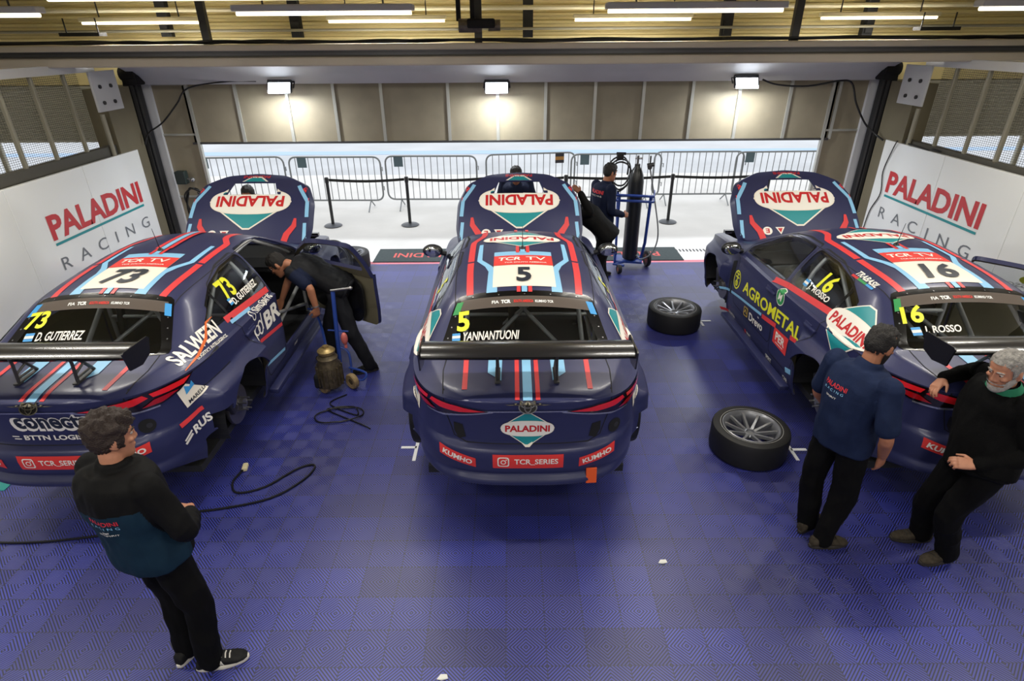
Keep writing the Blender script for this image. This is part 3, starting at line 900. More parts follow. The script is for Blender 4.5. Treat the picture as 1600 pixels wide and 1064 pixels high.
def build_static():
    S = CAR
    # underbody and cabin
    b = MB(); b.box((0, -.05, .17), (1.5, 3.9, .06)); b.box((0, .95, .5), (1.45, .05, .62)); b.box((0, -1.15, .5), (1.4, .05, .62))
    b.box((0,-2.08,.34),(1.0,.3,.04))
    S['floor'] = b.mesh('underbody', M_cin)
    b = MB(); b.box((0, 1.55, .5), (1.2, 1.0, .45), bev=.06); b.box((-.2, 1.5, .78), (.5, .55, .12), bev=.04); b.cyl((-.5, 1.9, .75), (.5, 1.9, .75), .05, 12); b.box((0,2.05,.62),(1.2,.06,.4))
    S['engine'] = b.mesh('engine_block', M_carbon, 40)
    b = MB(); b.loft([[(x, .62, .86) for x in (-.72, .72)], [(x, .66, .96) for x in (-.74, .74)], [(x, 1.02, .985) for x in (-.68, .68)]], cap=False, closed=False)
    b.box((0, .8, .86), (1.42, .3, .16), bev=.03)
    S['dash'] = b.mesh('dashboard', M_cin, 40)
    # bucket seat
    b = MB(); b.box((-.36, -.05, .38), (.5, .52, .14), rot=(R(8),0,0), bev=.05)
    b.box((-.36, -.36, .72), (.5, .12, .72), rot=(R(-14),0,0), bev=.05)
    for sx in (-.27, .27): b.box((-.36+sx*.95, -.08, .46), (.06, .5, .24), bev=.025); b.box((-.36+sx*.95, -.30, .78), (.07, .28, .5), rot=(R(-14),0,0), bev=.03)
    for sx in (-.2, .2): b.box((-.36+sx, -.36, 1.08), (.06, .26, .2), bev=.025)
    S['seat'] = b.mesh('bucket_seat', M_blackm, 40)
    b = MB()
    b.tube(catmull([(-.36+.16*math.cos(a*PI/8), .36, .82+.14*math.sin(a*PI/8)) for a in range(16)], 2, True), .014, 6, closed=True); b.cyl((-.36,.36,.82),(-.36,.6,.8),.02,8); b.box((-.36,.36,.82),(.3,.02,.06))
    S['wheel_s'] = b.mesh('steering_wheel', M_blackm, 40)
    # roll cage
    b = MB(); r = .02
    hoop = catmull([(-.70,-.42,.2),(-.70,-.42,.95),(-.56,-.42,1.28),(-.40,-.42,1.345),(0,-.42,1.37),(.40,-.42,1.345),(.56,-.42,1.28),(.70,-.42,.95),(.70,-.42,.2)], 4)
    b.tube(hoop, r, 8)
    for s in (-1, 1):
        b.tube(catmull([(s*.52,-.42,1.30),(s*.52,.1,1.32),(s*.52,.3,1.26),(s*.63,.78,1.0),(s*.68,.9,.8),(s*.7,.9,.2)], 4), r, 8)
        b.tube([(s*.46,-.44,1.32),(s*.52,-1.30,.62),(s*.52,-1.45,.5)], r, 8)
        b.tube([(s*.70,-.40,.35),(s*.70,.88,.62)], r, 8); b.tube([(s*.70,-.40,.70),(s*.70,.88,.30)], r, 8)
    b.tube([(-.44,-.44,1.32),(.52,-1.3,.62)], r*.9, 8); b.tube([(.44,-.44,1.32),(-.52,-1.3,.62)], r*.9, 8)
    b.tube([(-.7,-.42,.75),(.7,-.42,.75)], r, 8); b.tube([(-.68,-.42,.25),(.55,-.42,1.25)], r, 8)
    S['cage'] = b.mesh('roll_cage', M_cage, 60)
    # wheel wells
    for nm, y0 in (('r', -1.33), ('f', 1.33)):
        for s in (-1, 1):
            b = MB(); ra, rb = [], []
            for a in range(-2, 27):
                t = a*PI/24; ra.append((s*.50, y0+.42*math.cos(t), .36+.39*math.sin(t))); rb.append((s*.885, y0+.42*math.cos(t), .36+.39*math.sin(t)))
            b.loft([ra, rb], cap=False, closed=False); b.add([tuple(p) for p in ra], [tuple(range(len(ra)))])
            S['well_%s%d' % (nm, s)] = b.mesh('wheel_well', M_cin)
    # hub: disc, caliper, arms
    b = MB(); b.lathe([(.0,0),(.07,0),(.075,.02),(.175,.02),(.178,.035),(.175,.05),(.07,.05),(.06,.075),(0,.075)], n=32, axis='X'); S['disc'] = b.mesh('brake_disc', mat('brake_disc_steel','77757a',.35,.8), 30)
    b = MB(); b.box((.03, -.14, .08), (.11, .09, .2), rot=(.4,0,0), bev=.02); S['caliper'] = b.mesh('brake_caliper', mat('dark_caliper','3a3a40',.4,.5), 40)
    b = MB(); b.cyl((.075,0,0),(.11,0,0),.05,16); 
    for k in range(5):
        a = 2*PI*k/5; b.cyl((.06,.055*math.cos(a),.055*math.sin(a)),(.15,.055*math.cos(a),.055*math.sin(a)),.008,8)
    S['hub'] = b.mesh('wheel_hub', M_steel, 40)
    b = MB(); b.tube([(.0,0,.0),(-.35,-.1,-.05)], .02, 8); b.tube([(.0,.06,-.12),(-.35,.15,-.12)], .02, 8); b.tube([(-.06,0,.1),(-.12,0,.36)], .035, 12)
    S['arm'] = b.mesh('suspension_arm', M_dsteel, 50)
    # air jacks
    b = MB(); b.cyl((0,0,-.17),(0,0,.2),.025,12); b.cyl((0,0,-.17),(0,0,-.155),.05,16); S['jack'] = b.mesh('air_jack', M_steel, 40)
    # tail lamps: dark lens over rear and flank, red strips within
    for s in (-1, 1):
        U = Vector((1, -s*.85, 0)).normalized(); Dn = Vector((-s*.85, 1, 0)).normalized()*1.0
        if s > 0: U = Vector((.76, .65, 0)); Dn = Vector((-.65, .76, 0))
        else: U = Vector((.76, -.65, 0)); Dn = Vector((.65, .76, 0))
        def f(p): return [(q[0]*s, q[1]) for q in p]
        o = Vector((s*.62, -2.6, 0)) - Dn*.6 + Dn*.6
        o = Vector((s*.66, -2.15, 0)) - Dn*1.2
        lens = f([(-.44,.945),(-.25,.982),(-.05,.995),(.12,.987),(.30,.974),(.25,.93),(.17,.893),(.03,.862),(-.1,.866),(-.25,.90)])
        red1 = f([(-.42,.945),(-.25,.972),(-.06,.983),(-.03,.95),(-.12,.925),(-.26,.92)])
        red2 = f([(-.02,.98),(.12,.974),(.27,.964),(.21,.93),(.10,.935),(.0,.945)])
        red3 = f([(.0,.925),(.11,.922),(.17,.912),(.05,.882),(-.08,.888)])
        strip = f([(-.46,.932),(-.3,.892),(-.13,.852),(.03,.848),(.03,.860),(-.12,.866),(-.3,.905),(-.46,.944)])
        S['lamp%d' % s] = decal_mesh('tail_lamp', [(poly2d(lens), M_ldark), (poly2d(red1), M_lred2), (poly2d(red2), M_lred2), (poly2d(red3), M_lred)], o, U, (0,0,1), Dn, BVH, grid=.03, off=.008, step=.002)
        S['lstrip%d' % s] = decal_mesh('chrome_strip', [(poly2d(strip), M_silver)], o, U, (0,0,1), Dn, BVH, grid=.03, off=.006)
    S['bar'] = decal_mesh('chrome_strip', [(line2d([(-.3,.943),(-.15,.947),(0,.948),(.15,.947),(.3,.943)], .012), M_silver)], (0,-3,0), (1,0,0), (0,0,1), (0,1,0), BVH, grid=.04, off=.006)
    # badge: interlocking chrome ellipses
    sh = merge2d(ring2d(0,0,.062,.042,.86), ring2d(0,.0,.024,.036,.75), ring2d(0,.014,.048,.02,.72))
    S['badge'] = decal_mesh('badge', [(ell2d(0,0,.06,.04), M_frit), (sh, M_chrome)], (0,-2.375,.988), (1,0,0), (0,.45,.89), (0,.89,-.45), None, off=.012, step=.003)
    # panel gaps
    def gap(polys, o, U, V, D, nm, w=.007): return decal_mesh('panel_gap', [(merge2d(*[line2d(p, w) for p in polys]), M_blackm)], o, U, V, D, BVH, grid=.05, off=.0015)
    S['gap_top'] = gap([[(-.57,-1.80),(-.585,-2.0),(-.56,-2.3)],[(.57,-1.80),(.585,-2.0),(.56,-2.3)],[(-.535,-1.42),(-.56,-1.0),(-.575,-.4),(-.56,.1),(-.55,.33)],[(.535,-1.42),(.56,-1.0),(.575,-.4),(.56,.1),(.55,.33)]], (0,0,3), (1,0,0), (0,1,0), (0,0,-1), 't')
    S['gap_rear'] = gap([[(-.56,1.03),(-.55,.87),(-.50,.70),(-.42,.66),(.42,.66),(.50,.70),(.55,.87),(.56,1.03)]], (0,-3.5,0), (1,0,0), (0,0,1), (0,1,0), 'r')
    for s in (-1, 1):
        pd = [DOOR+[DOOR[0]], DOOR_R+[DOOR_R[0]], [(-1.42,.80),(-1.75,.80),(-2.0,.82)], [(-1.5,.98),(-1.8,.97),(-2.05,.965)]]
        S['gap_side%d' % s] = gap([[(-p[0]*-s, p[1]) for p in q] for q in pd[1:]] , (s*3,0,0), (0,s,0), (0,0,1), (-s,0,0), 's')
        S['gapdoor%d' % s] = gap([[(p[0]*s, p[1]) for p in pd[0]]], (s*3,0,0), (0,s,0), (0,0,1), (-s,0,0), 's')
        S['fvent%d' % s] = decal_mesh('fender_vent', [(poly2d([(s*.80,.42),(s*.90,.44),(s*.90,.80),(s*.80,.84)]), M_blackm), (rect2d(min(s*.82,s*.85),.47,max(s*.82,s*.85),.58), M_dsteel)], (s*3,0,0), (0,s,0), (0,0,1), (-s,0,0), BVH, grid=.05, off=.003)
        # fender joint line on the rear flare
        # window frames
    # rear glass border with bolts
    inn = round_poly([(-.44,-1.42),(.44,-1.42),(.55,-1.72),(.55,-1.79),(-.55,-1.79),(-.55,-1.72)], .05)
    outp = round_poly([(-.515,-1.325),(.515,-1.325),(.64,-1.78),(.45,-1.825),(-.45,-1.825),(-.64,-1.78)], .05)
    M2 = len(outp); vs = list(outp); 
    # ring between the two outlines
    import bisect as _b
    def resample(poly, n):
        P = [Vector(p) for p in poly]+[Vector(poly[0])]; d = [0]
        for a, b_ in zip(P, P[1:]): d.append(d[-1]+(b_-a).length)
        out = []
        for i in range(n):
            t = d[-1]*i/n; k = max(0, min(_b.bisect(d, t)-1, len(P)-2))
            u = (t-d[k])/max(1e-9, d[k+1]-d[k]); q = P[k].lerp(P[k+1], u); out.append((q.x, q.y))
        return out
    def ring(outer, inner):
        vs = outer+inner; n = len(outer); return vs, [(i, (i+1) % n, n+(i+1) % n, n+i) for i in range(n)]
    S['frit_back'] = decal_mesh('window_border', [(ring(resample(outp, 80), resample(inn, 80)), M_frit)], (0,0,3), (1,0,0), (0,1,0), (0,0,-1), BVH, grid=.06, off=.0022)
    S['bolts'] = decal_mesh('border_bolts', [(merge2d(*[ell2d(x, y, .006, .006, 8) for x, y in [(-.40+.2*i, -1.365) for i in range(5)]+[(-.505-.024*i, -1.43-.08*i) for i in range(4)]+[(.505+.024*i, -1.43-.08*i) for i in range(4)]]), M_steel)], (0,0,3), (1,0,0), (0,1,0), (0,0,-1), BVH, grid=.06, off=.005)
    S['sunstrip'] = decal_mesh('sun_strip', [(poly2d([(-.49,-1.385),(.49,-1.385),(.515,-1.475),(-.515,-1.475)]), mat('brown_sun_strip','5b524c',.3)),
        (merge2d(text2d('FIA', .055, .026, cx=-.225, cy=-1.432, bold=.03), text2d('TCR', .075, .03, cx=-.145, cy=-1.432, bold=.06), text2d('KUMHO TCR', .14, .022, cx=.15, cy=-1.432, bold=.04)), mat('white_print','eef0f0',.4)),
        (text2d('SOUTH AMERICA', .15, .024, cx=-.01, cy=-1.432, bold=.04), mat('bright_red_print','d93a33',.4)),
        ], (0,0,3), (1,0,0), (0,1,0), (0,0,-1), BVH, grid=.05, off=.005)
    for s in (-1, 1):
        inn = [(W_FRONT[i][0]*s, W_FRONT[i][1]) for i in range(len(W_FRONT))]
        cx = sum(p[0] for p in inn)/len(inn); cy = sum(p[1] for p in inn)/len(inn)
        big = [(p[0]+(.012 if p[0] > cx else -.012), p[1]+(.012 if p[1] > cy else -.012)) for p in inn]
        S['seal_f%d' % s] = decal_mesh('window_seal', [(ring(big, inn), M_frit)], (s*3,0,0), (0,s,0), (0,0,1), (-s,0,0), BVH, grid=.08, off=.002)
        inn = [(W_REAR[i][0]*s, W_REAR[i][1]) for i in range(len(W_REAR))]
        cx = sum(p[0] for p in inn)/len(inn); cy = sum(p[1] for p in inn)/len(inn)
        big = [(p[0]+(.012 if p[0] > cx else -.012), p[1]+(.012 if p[1] > cy else -.012)) for p in inn]
        bar_ = line2d([(s*-1.12, 1.0), (s*-1.10, 1.255)], .035)
        S['seal_r%d' % s] = decal_mesh('window_seal', [(ring(big, inn), M_frit), (bar_, M_frit)], (s*3,0,0), (0,s,0), (0,0,1), (-s,0,0), BVH, grid=.08, off=.002)
        S['handle%d' % s] = None
    for s in (-1, 1):
        for nm, y in (('f', -.17), ('r', -1.0)):
            p = on_body(s*2, y, .865, (-s, 0, 0))
            b = MB(); b.box((p.x+s*.012, y, .865), (.03, .19, .028), bev=.01); b.box((p.x+s*.002, y+.05, .862), (.012, .12, .06), bev=.005)
            if nm == 'f' and s == 1: b.v = [(x-HINGE_D.x, y_-HINGE_D.y, z) for x, y_, z in b.v]
            S['handle_%s%d' % (nm, s)] = b.mesh('door_handle', M_paint, 40)
        # mirror
        b = MB(); b.sphere((s*.985, .76, 1.0), (.115, .06, .075), 16, 10); 
        b2 = MB(); b2.tube([(s*.84,.80,.95),(s*.92,.78,.975)], [.03,.025], 8)
        g = MB(); g.sphere((s*.985, .708, 1.0), (.092, .012, .058), 16, 8)
        if s == 1:
            for q in (b, b2, g): q.v = [(x-HINGE_D.x, y_-HINGE_D.y, z) for x, y_, z in q.v]
        S['mirror%d' % s] = b.mesh('wing_mirror', M_black, 60); S['mstem%d' % s] = b2.mesh('mirror_stem', M_black, 60); S['mglass%d' % s] = g.mesh('mirror_glass', mat('mirror_glass','c8ccd0',.03,1.), 60)
    # door card, inner
    b = MB(); b.prism([(y-HINGE_D.y, z) for y, z in round_poly([(.56,.46),(.60,.86),(-.10,.88),(-.20,.80),(-.20,.48),(-.10,.36)], .08)], 'X', -.085, -.06)
    S['doorcard'] = b.mesh('door_card', M_carbon)
    # rear wing
    CHK = 1.12
    ch = [(0,0),(.03,.028),(.09,.045),(.16,.042),(.23,.022),(.255,.0),(.23,.0),(.16,.012),(.09,.012),(.03,-.006)]
    th = R(-7)
    def wp(x, u, v):
        return (x, -2.06-u*.985, 1.30+u*.10+v)
    rings = []
    for x in (-.69, -.35, 0, .35, .69): rings.append([wp(x, u, v) for u, v in ch])
    b = MB(); b.loft(rings); S['wing'] = b.mesh('wing_element', M_carbon, 40)
    for s in (-1, 1):
        b = MB(); b.prism([(-2.04,1.335),(-2.08,1.235),(-2.18,1.205),(-2.31,1.23),(-2.335,1.36),(-2.32,1.37),(-2.06,1.355)], 'X', s*.692-.005, s*.692+.005); S['wend%d' % s] = b.mesh('end_plate', M_carbon)
        b = MB()
        b.tube([(s*.20,-1.98,1.06),(s*.20,-2.12,1.24),(s*.20,-2.16,1.30)], .011, 6); b.tube([(s*.20,-2.16,1.05),(s*.20,-2.15,1.2),(s*.20,-2.16,1.30)], .011, 6); b.tube([(s*.20,-2.0,1.09),(s*.20,-2.15,1.09)], .009, 6); b.tube([(s*.20,-2.05,1.155),(s*.20,-2.155,1.12)], .009, 6)
        b.box((s*.20,-2.07,1.06),(.035,.24,.012))
        S['wstrut%d' % s] = b.mesh('wing_strut', M_dsteel if s else M_dsteel, 40)
    b = MB(); b.tube([(-.69,-2.13,1.225),(-.2,-2.12,1.215),(.2,-2.12,1.215),(.69,-2.13,1.225)], .014, 6); S['wbar'] = b.mesh('wing_crossbar', M_carbon, 40)
    # antenna, tow strap, jack hole
    b = MB(); b.lathe([(0,0),(.03,0),(.025,.012),(.012,.03),(0,.035)], (0,-.5,lerp_tab(ZC,-.5)+.001), 12); b.tube([(0,-.5,lerp_tab(ZC,-.5)),(0,-.54,lerp_tab(ZC,-.5)+.22)], [.004,.002], 5)
    S['antenna'] = b.mesh('antenna', M_black, 40)
    p = on_body(.45, -3.5, .40, (0,1,0))
    b = MB(); b.box((.45, p.y-.012, .395), (.075, .012, .12), rot=(R(-8),0,R(4)), bev=.003); S['strap'] = b.mesh('tow_strap', mat('orange_webbing','d9531e',.7))
    S['hole'] = decal_mesh('filler_hole', [(ell2d(0,0,.045,.055), M_blackm), (ell2d(.012,0,.016,.02), M_dsteel)], (.605,-3.5,.735), (1,0,0), (0,0,1), (0,1,0), BVH, grid=.03, off=.004)
    S['vents'] = decal_mesh('body_vent', [(poly2d([(-.50,.81),(-.44,.80),(-.42,.70),(-.47,.68),(-.50,.74)],[(.50,.81),(.44,.80),(.42,.70),(.47,.68),(.50,.74)]), M_blackm)], (0,-3.5,0), (1,0,0), (0,0,1), (0,1,0), BVH, grid=.03, off=.003)
    # sill step
    for s in (-1, 1):
        b = MB(); b.box((s*.905, -.02, .16), (.09, 1.7, .05), bev=.012); S['sill%d' % s] = b.mesh('side_skirt', M_paint, 40)
    S['floorlip'] = None
    # hood hinges / stays
    b = MB()
    for s in (-1,1): b.tube([(s*.62,1.2,.93),(s*.60,1.55,1.30)], .012, 6)
    S['stay'] = b.mesh('hood_stay', M_steel, 40)
build_static()

# ---------------------------------------------------------------- loose wheel and tyre
def wheel_meshes():
    W = {}
    b = MB(); prof = [(.235,-.12),(.255,-.125),(.30,-.128),(.322,-.118),(.33,-.095),(.33,.095),(.322,.118),(.30,.128),(.255,.125),(.235,.12),(.228,.1),(.228,-.1)]
    b.lathe(prof+[prof[0]], n=64); W['tyre'] = b.mesh('tyre', M_rubber, 40)
    b = MB(); prof = [(.235,-.12),(.24,-.115),(.228,-.10),(.215,-.06),(.212,.06),(.226,.10),(.238,.118),(.244,.124),(.236,.128),(.228,.118),(.214,.10),(.205,.06),(.205,-.06),(.22,-.1)]
    b.lathe(prof+[prof[0]], n=64)
    for k in range(10):
        a = 2*PI*k/10; c, s = math.cos(a), math.sin(a)
        rings = []
        for r, w, z, h in ((.045,.017,.06,.03),(.09,.0135,.075,.03),(.15,.012,.095,.026),(.2,.013,.112,.022),(.217,.02,.112,.02)):
            rings.append([(r*c-u*s, r*s+u*c, z+v) for u, v in ((-w,-h),(w,-h),(w*.8,0),(-w*.8,0))])
        b.loft(rings)
    b.lathe([(.0,.02),(.062,.02),(.066,.045),(.055,.058),(.035,.062),(.034,.045),(0,.045)], n=30)
    W['rim'] = b.mesh('rim', mat('graphite_rim','8b8d93',.3,.6), 30)
    b = MB()
    for k in range(5):
        a = 2*PI*(k+.5)/5; b.cyl((.052*math.cos(a),.052*math.sin(a),.05),(.052*math.cos(a),.052*math.sin(a),.062),.006,6)
    W['nut'] = b.mesh('wheel_nuts', M_steel, 40)
    b = MB(); b.lathe([(.0,-.03),(.17,-.03),(.17,-.045),(0,-.045)], n=30); W['back'] = b.mesh('rim_back', M_cin)
    rg = lambda rr, w_: ring2d(0,0,rr,rr,1-w_/rr,48)
    W['mark'] = decal_mesh('tyre_marking', [(rg(.262,.004), mat('pale_tyre_print','9a9a9a',.6))], (0,0,.1265), (1,0,0), (0,1,0), (0,0,-1), None, off=.0)
    return W
WHEEL = wheel_meshes()
def make_wheel(parent_or_none, label, loc, rot, group=None, parent=None, back=True, name='racing_wheel'):
    if parent is None:
        t = thing(name, label, 'wheel', loc, 0, group); t.rotation_euler = rot
    else:
        t = obj('wheel', None, parent, loc, rot)
    obj('tyre', WHEEL['tyre'], t); obj('rim', WHEEL['rim'], t)
    if parent is None: obj('wheel_nuts', WHEEL['nut'], t); obj('tyre_marking', WHEEL['mark'], t)
    return t
# ---------------------------------------------------------------- livery
L_red = mat('red_vinyl', 'd43b3f', .42); L_blue = mat('light_blue_vinyl', '86bee4', .42); L_white = mat('white_vinyl', 'ece9e2', .42)
L_yel = mat('yellow_vinyl', 'dfe02c', .45); L_teal = mat('teal_vinyl', '1a8a92', .42); L_cream = mat('cream_vinyl', 'e9e2d6', .42)
L_nred = mat('placard_red_vinyl', 'dc3a34', .42); L_dk = mat('dark_vinyl', '1c2433', .45); L_lred = mat('letter_red_vinyl', 'c02228', .42)
L_green = mat('green_vinyl', '2f8f4e', .42); L_or = mat('orange_vinyl', 'd9682c', .42); L_gold = mat('gold_vinyl', 'b79a4a', .42); L_sky = mat('sky_vinyl', '3f97d8', .42)
TOP = dict(U=(1,0,0), V=(0,1,0), D=(0,0,-1)); REARV = dict(U=(1,0,0), V=(0,0,1), D=(0,1,0))
RS = dict(U=(0,1,0), V=(0,0,1), D=(-1,0,0)); LS = dict(U=(0,-1,0), V=(0,0,1), D=(1,0,0))

def badge_layers(w, h, cx=0, cy=0, flip=False, ew=None):
    """teal lozenge with a cream oval and red lettering"""
    ew = ew or w
    k = 1.0
    dia = [(cx-w*.5, cy), (cx-w*.47, cy+h*.06), (cx-w*.06, cy+h*.5), (cx+w*.06, cy+h*.5), (cx+w*.47, cy+h*.06), (cx+w*.5, cy), (cx+w*.47, cy-h*.06), (cx+w*.04, cy-h*.5), (cx-w*.04, cy-h*.5), (cx-w*.47, cy-h*.06)]
    n = 40; sup = []
    for i in range(n):
        a = 2*PI*i/n; c, s = math.cos(a), math.sin(a)
        sup.append((cx+ew*.5*math.copysign(abs(c)**.8, c), cy+h*.235*math.copysign(abs(s)**.8, s)))
    big = [(cx+(x-cx)*1.05, cy+(y-cy)*1.06) for x, y in dia]
    rim = [(cx+(x-cx)*1.03, cy+(y-cy)*1.07) for x, y in sup]
    return [(poly2d(big), L_cream), (poly2d(dia), L_teal), (poly2d(rim), L_cream), (poly2d(sup), L_white), (text2d('PALADINI', w*.86, h*.21, bold=.036, cx=cx, cy=cy, flip=flip), L_lred)]

def shift(me, d):
    for v in me.vertices: v.co += Vector(d)
    me.update(); return me

LV = {}
def lv(key, fn):
    if key not in LV: LV[key] = fn()
    return LV[key]
def D_(name, layers, o, view, **kw): return decal_mesh(name, layers, o, view['U'], view['V'], view['D'], BVH, **kw)

def both(p): return merge2d(p, mirror2d(p))
def stripes_roof(front_logo):
    red = merge2d(both(line2d([(.425,-1.335),(.445,-.95),(.45,-.74)], .055)), both(line2d([(.45,-.71),(.455,-.25),(.45,-.18),(.375,-.03),(.36,.05),(.36,.34)], .055)))
    blue = both(line2d([(.255,-1.335),(.255,-.98),(.30,-.86),(.375,-.72),(.375,-.30)], [.085,.07,.05,.045,.035]))
    cred = both(line2d([(.045,-1.345),(.045,-1.27)], .03)); cblu = line2d([(0,-1.345),(0,-1.27)], .042)
    cred2 = both(line2d([(.045,-.60),(.045,-.43)], .03)); cblu2 = line2d([(0,-.60),(0,-.45)], .042)
    L = [(red, L_red), (blue, L_blue), (cred, L_red), (cblu, L_blue), (cred2, L_red), (cblu2, L_blue)]
    if not front_logo: L += [(both(line2d([(.055,-.45),(.055,.33)], .04)), L_red), (line2d([(0,-.45),(0,.33)], .05), L_blue)]
    else: L += [(both(line2d([(.055,.08),(.055,.2)], .03)), L_red)]
    return D_('roof_stripes', L, (0,0,3), TOP, grid=.06)
def stripes_trunk():
    red = merge2d(both(line2d([(.43,-1.84),(.42,-2.24)], .035)), both(line2d([(.068,-1.83),(.068,-2.345)], .03)))
    blue = merge2d(line2d([(0,-1.83),(0,-2.35)], .062), both(poly2d([(.17,-1.84),(.27,-1.84),(.27,-2.05),(.175,-2.15)])))
    return D_('trunk_stripes', [(red, L_red), (blue, L_blue)], (0,0,3), TOP, grid=.05)
def number_panel(num):
    y0, y1 = -1.27, -.565
    w = .30 if len(num) > 1 else .12
    L = [(rect2d(-.25, y0, .25, -.60), L_cream), (rect2d(-.25, -.66, .25, y1), L_blue), (rect2d(-.25, -.88, .25, -.665), L_nred),
         (text2d('TCR', .19, .075, bold=.03, shear=.15, cx=-.115, cy=-.745), L_white), (text2d('TV', .17, .075, bold=.01, cx=.11, cy=-.745), L_white),
         (text2d('TCR SOUTH AMERICA', .36, .022, bold=.03, cx=.02, cy=-.835), L_white),
         (text2d(num, w, .26, bold=.030, shear=.25 if num != '5' else .0, cx=.0, cy=-1.075), L_dk)]
    return D_('number_panel', L, (0,0,3), TOP, grid=.05, off=.0045)
def insta(cx, cy, k):
    def rr(r): return round_poly([(cx-r,cy-r),(cx+r,cy-r),(cx+r,cy+r),(cx-r,cy+r)], r*.5)
    a, b = rr(k), rr(k*.8); n = len(a)
    return merge2d((a+b, [(i, (i+1) % n, n+(i+1) % n, n+i) for i in range(n)]), ring2d(cx, cy, k*.48, k*.48, .65, 16), ell2d(cx+k*.5, cy+k*.5, k*.13, k*.13, 8))
def rear_placards(which):
    L = [(rect2d(-.238,.492,.246,.608), L_nred), (insta(-.165,.55,.04), L_white), (text2d('TCR_SERIES', .30, .05, bold=.02, cx=.06, cy=.552), L_white)]
    L2 = []
    for s in (-1, 1):
        q = [(-.61,.625),(-.355,.57),(-.355,.488),(-.61,.545)]
        c = [(x*-1 if s > 0 else x, z) for x, z in q]
        L2.append((poly2d(c), L_nred)); L2.append((text2d('KUMHO', .21, .042, bold=.032, cx=.4825*s, cy=.557, rot=.215*s), L_white))
    return D_('rear_placard', {0: L, -1: L2[:2], 1: L2[2:]}[which], (0,-4,0), REARV, grid=.04)
def hood_art(which):
    B = badge_layers(.95, .74, 0, 1.695, True)
    L = [(both(line2d([(.70,1.16),(.685,1.40)], .04)), L_blue), (both(line2d([(.70,1.48),(.685,1.70),(.58,1.88),(.55,1.94)], .045)), L_blue),
          (both(line2d([(.735,1.62),(.70,1.80),(.62,1.90)], .045)), L_red), (both(line2d([(.57,1.46),(.565,1.36),(.49,1.24),(.47,1.14)], [.03,.06,.075,.075])), L_red),
          ]
    K = [(text2d('PALADINI', .33, .05, bold=.03, cx=0, cy=2.085, flip=True), L_lred),
          (ell2d(-.40,1.245,.055,.055), L_white), (text2d('E', .045, .06, bold=.030, cx=-.40, cy=1.245, flip=True), L_lred),
          (poly2d([(-.36+.055,1.29),(-.36+.165,1.29),(-.36+.11,1.19)]), L_white), (poly2d([(-.36+.08,1.275),(-.36+.14,1.275),(-.36+.11,1.215)]), L_lred)]
    me = decal_mesh('hood_graphics', {'badge': B, 'stripes': L, 'stickers': K}[which], (0,0,3), (1,0,0), (0,1,0), (0,0,-1), hood_bvh_cut(), grid=.05, off=.003)
    return shift(me, -HINGE_H)
def hood_bvh_cut():
    me = CAR['hood']; bm = bmesh.new(); bm.from_mesh(me)
    for v in bm.verts: v.co += HINGE_H
    b = BVHTree.FromBMesh(bm); bm.free()
    return b
# the vent hole lets rays through; keep only faces close to the outer skin
def strip_deep(me):
    bm = bmesh.new(); bm.from_mesh(me); kill = []
    for f in bm.faces:
        c = f.calc_center_median()+HINGE_H
        h = HBVH.ray_cast(Vector((c.x, c.y, 3)), Vector((0,0,-1)))[0]
        if h is None or abs(h.z-c.z) > .02 or any(in_poly((v.co.x, v.co.y+HINGE_H.y), VENT) for v in f.verts): kill.append(f)
    bmesh.ops.delete(bm, geom=kill, context='FACES'); bm.to_mesh(me); bm.free(); return me

def flag(cx, cy, w, h): return [(rect2d(cx-w/2,cy-h/2,cx+w/2,cy+h/2), L_sky), (rect2d(cx-w/2,cy-h*.17,cx+w/2,cy+h*.17), L_white)]
def rear_name(num, name, w):
    L = []
    if num == '5':
        L += [(text2d('5', .095, .15, bold=.036, cx=-.465, cy=-1.555), L_yel), (text2d(name, .42, .062, bold=.02, shear=.2, cx=-.255, cy=-1.668), L_white)]+flag(-.515,-1.668,.06,.055)
    else:
        L += [(text2d(num, .17, .13, bold=.032, shear=.15, cx=-.445, cy=-1.535), L_yel), (text2d(name, w, .065, bold=.022, shear=.15, cx=-.40+w/2, cy=-1.66), L_white)]+flag(-.455,-1.66,.07,.06)
    corner = [(poly2d([(-.52,-1.40),(-.47,-1.40),(-.50,-1.50),(-.55,-1.50)]), L_green if num != '73' else L_sky), (poly2d([(.52,-1.40),(.47,-1.40),(.50,-1.50),(.55,-1.50)]), L_sky)]
    return [(nm_, D_(nm_, g_, (0,0,3), TOP, grid=.05, off=.0065)) for nm_, g_ in (('window_number', L[:1]), ('driver_name', L[1:2]), ('flag_sticker', L[2:]), ('corner_mark', corner[:1]), ('corner_mark', corner[1:]))]

def stickers(add, groups, o, view, **kw):
    for nm_, g_ in groups: add(nm_, D_(nm_, g_, o, view, **kw))

def side_common(s):
    v = RS if s > 0 else LS
    k = s
    L = [(line2d([(k*-1.2,1.065),(k*-.36,1.0),(k*.05,.965)], .045), L_red)]
    return L

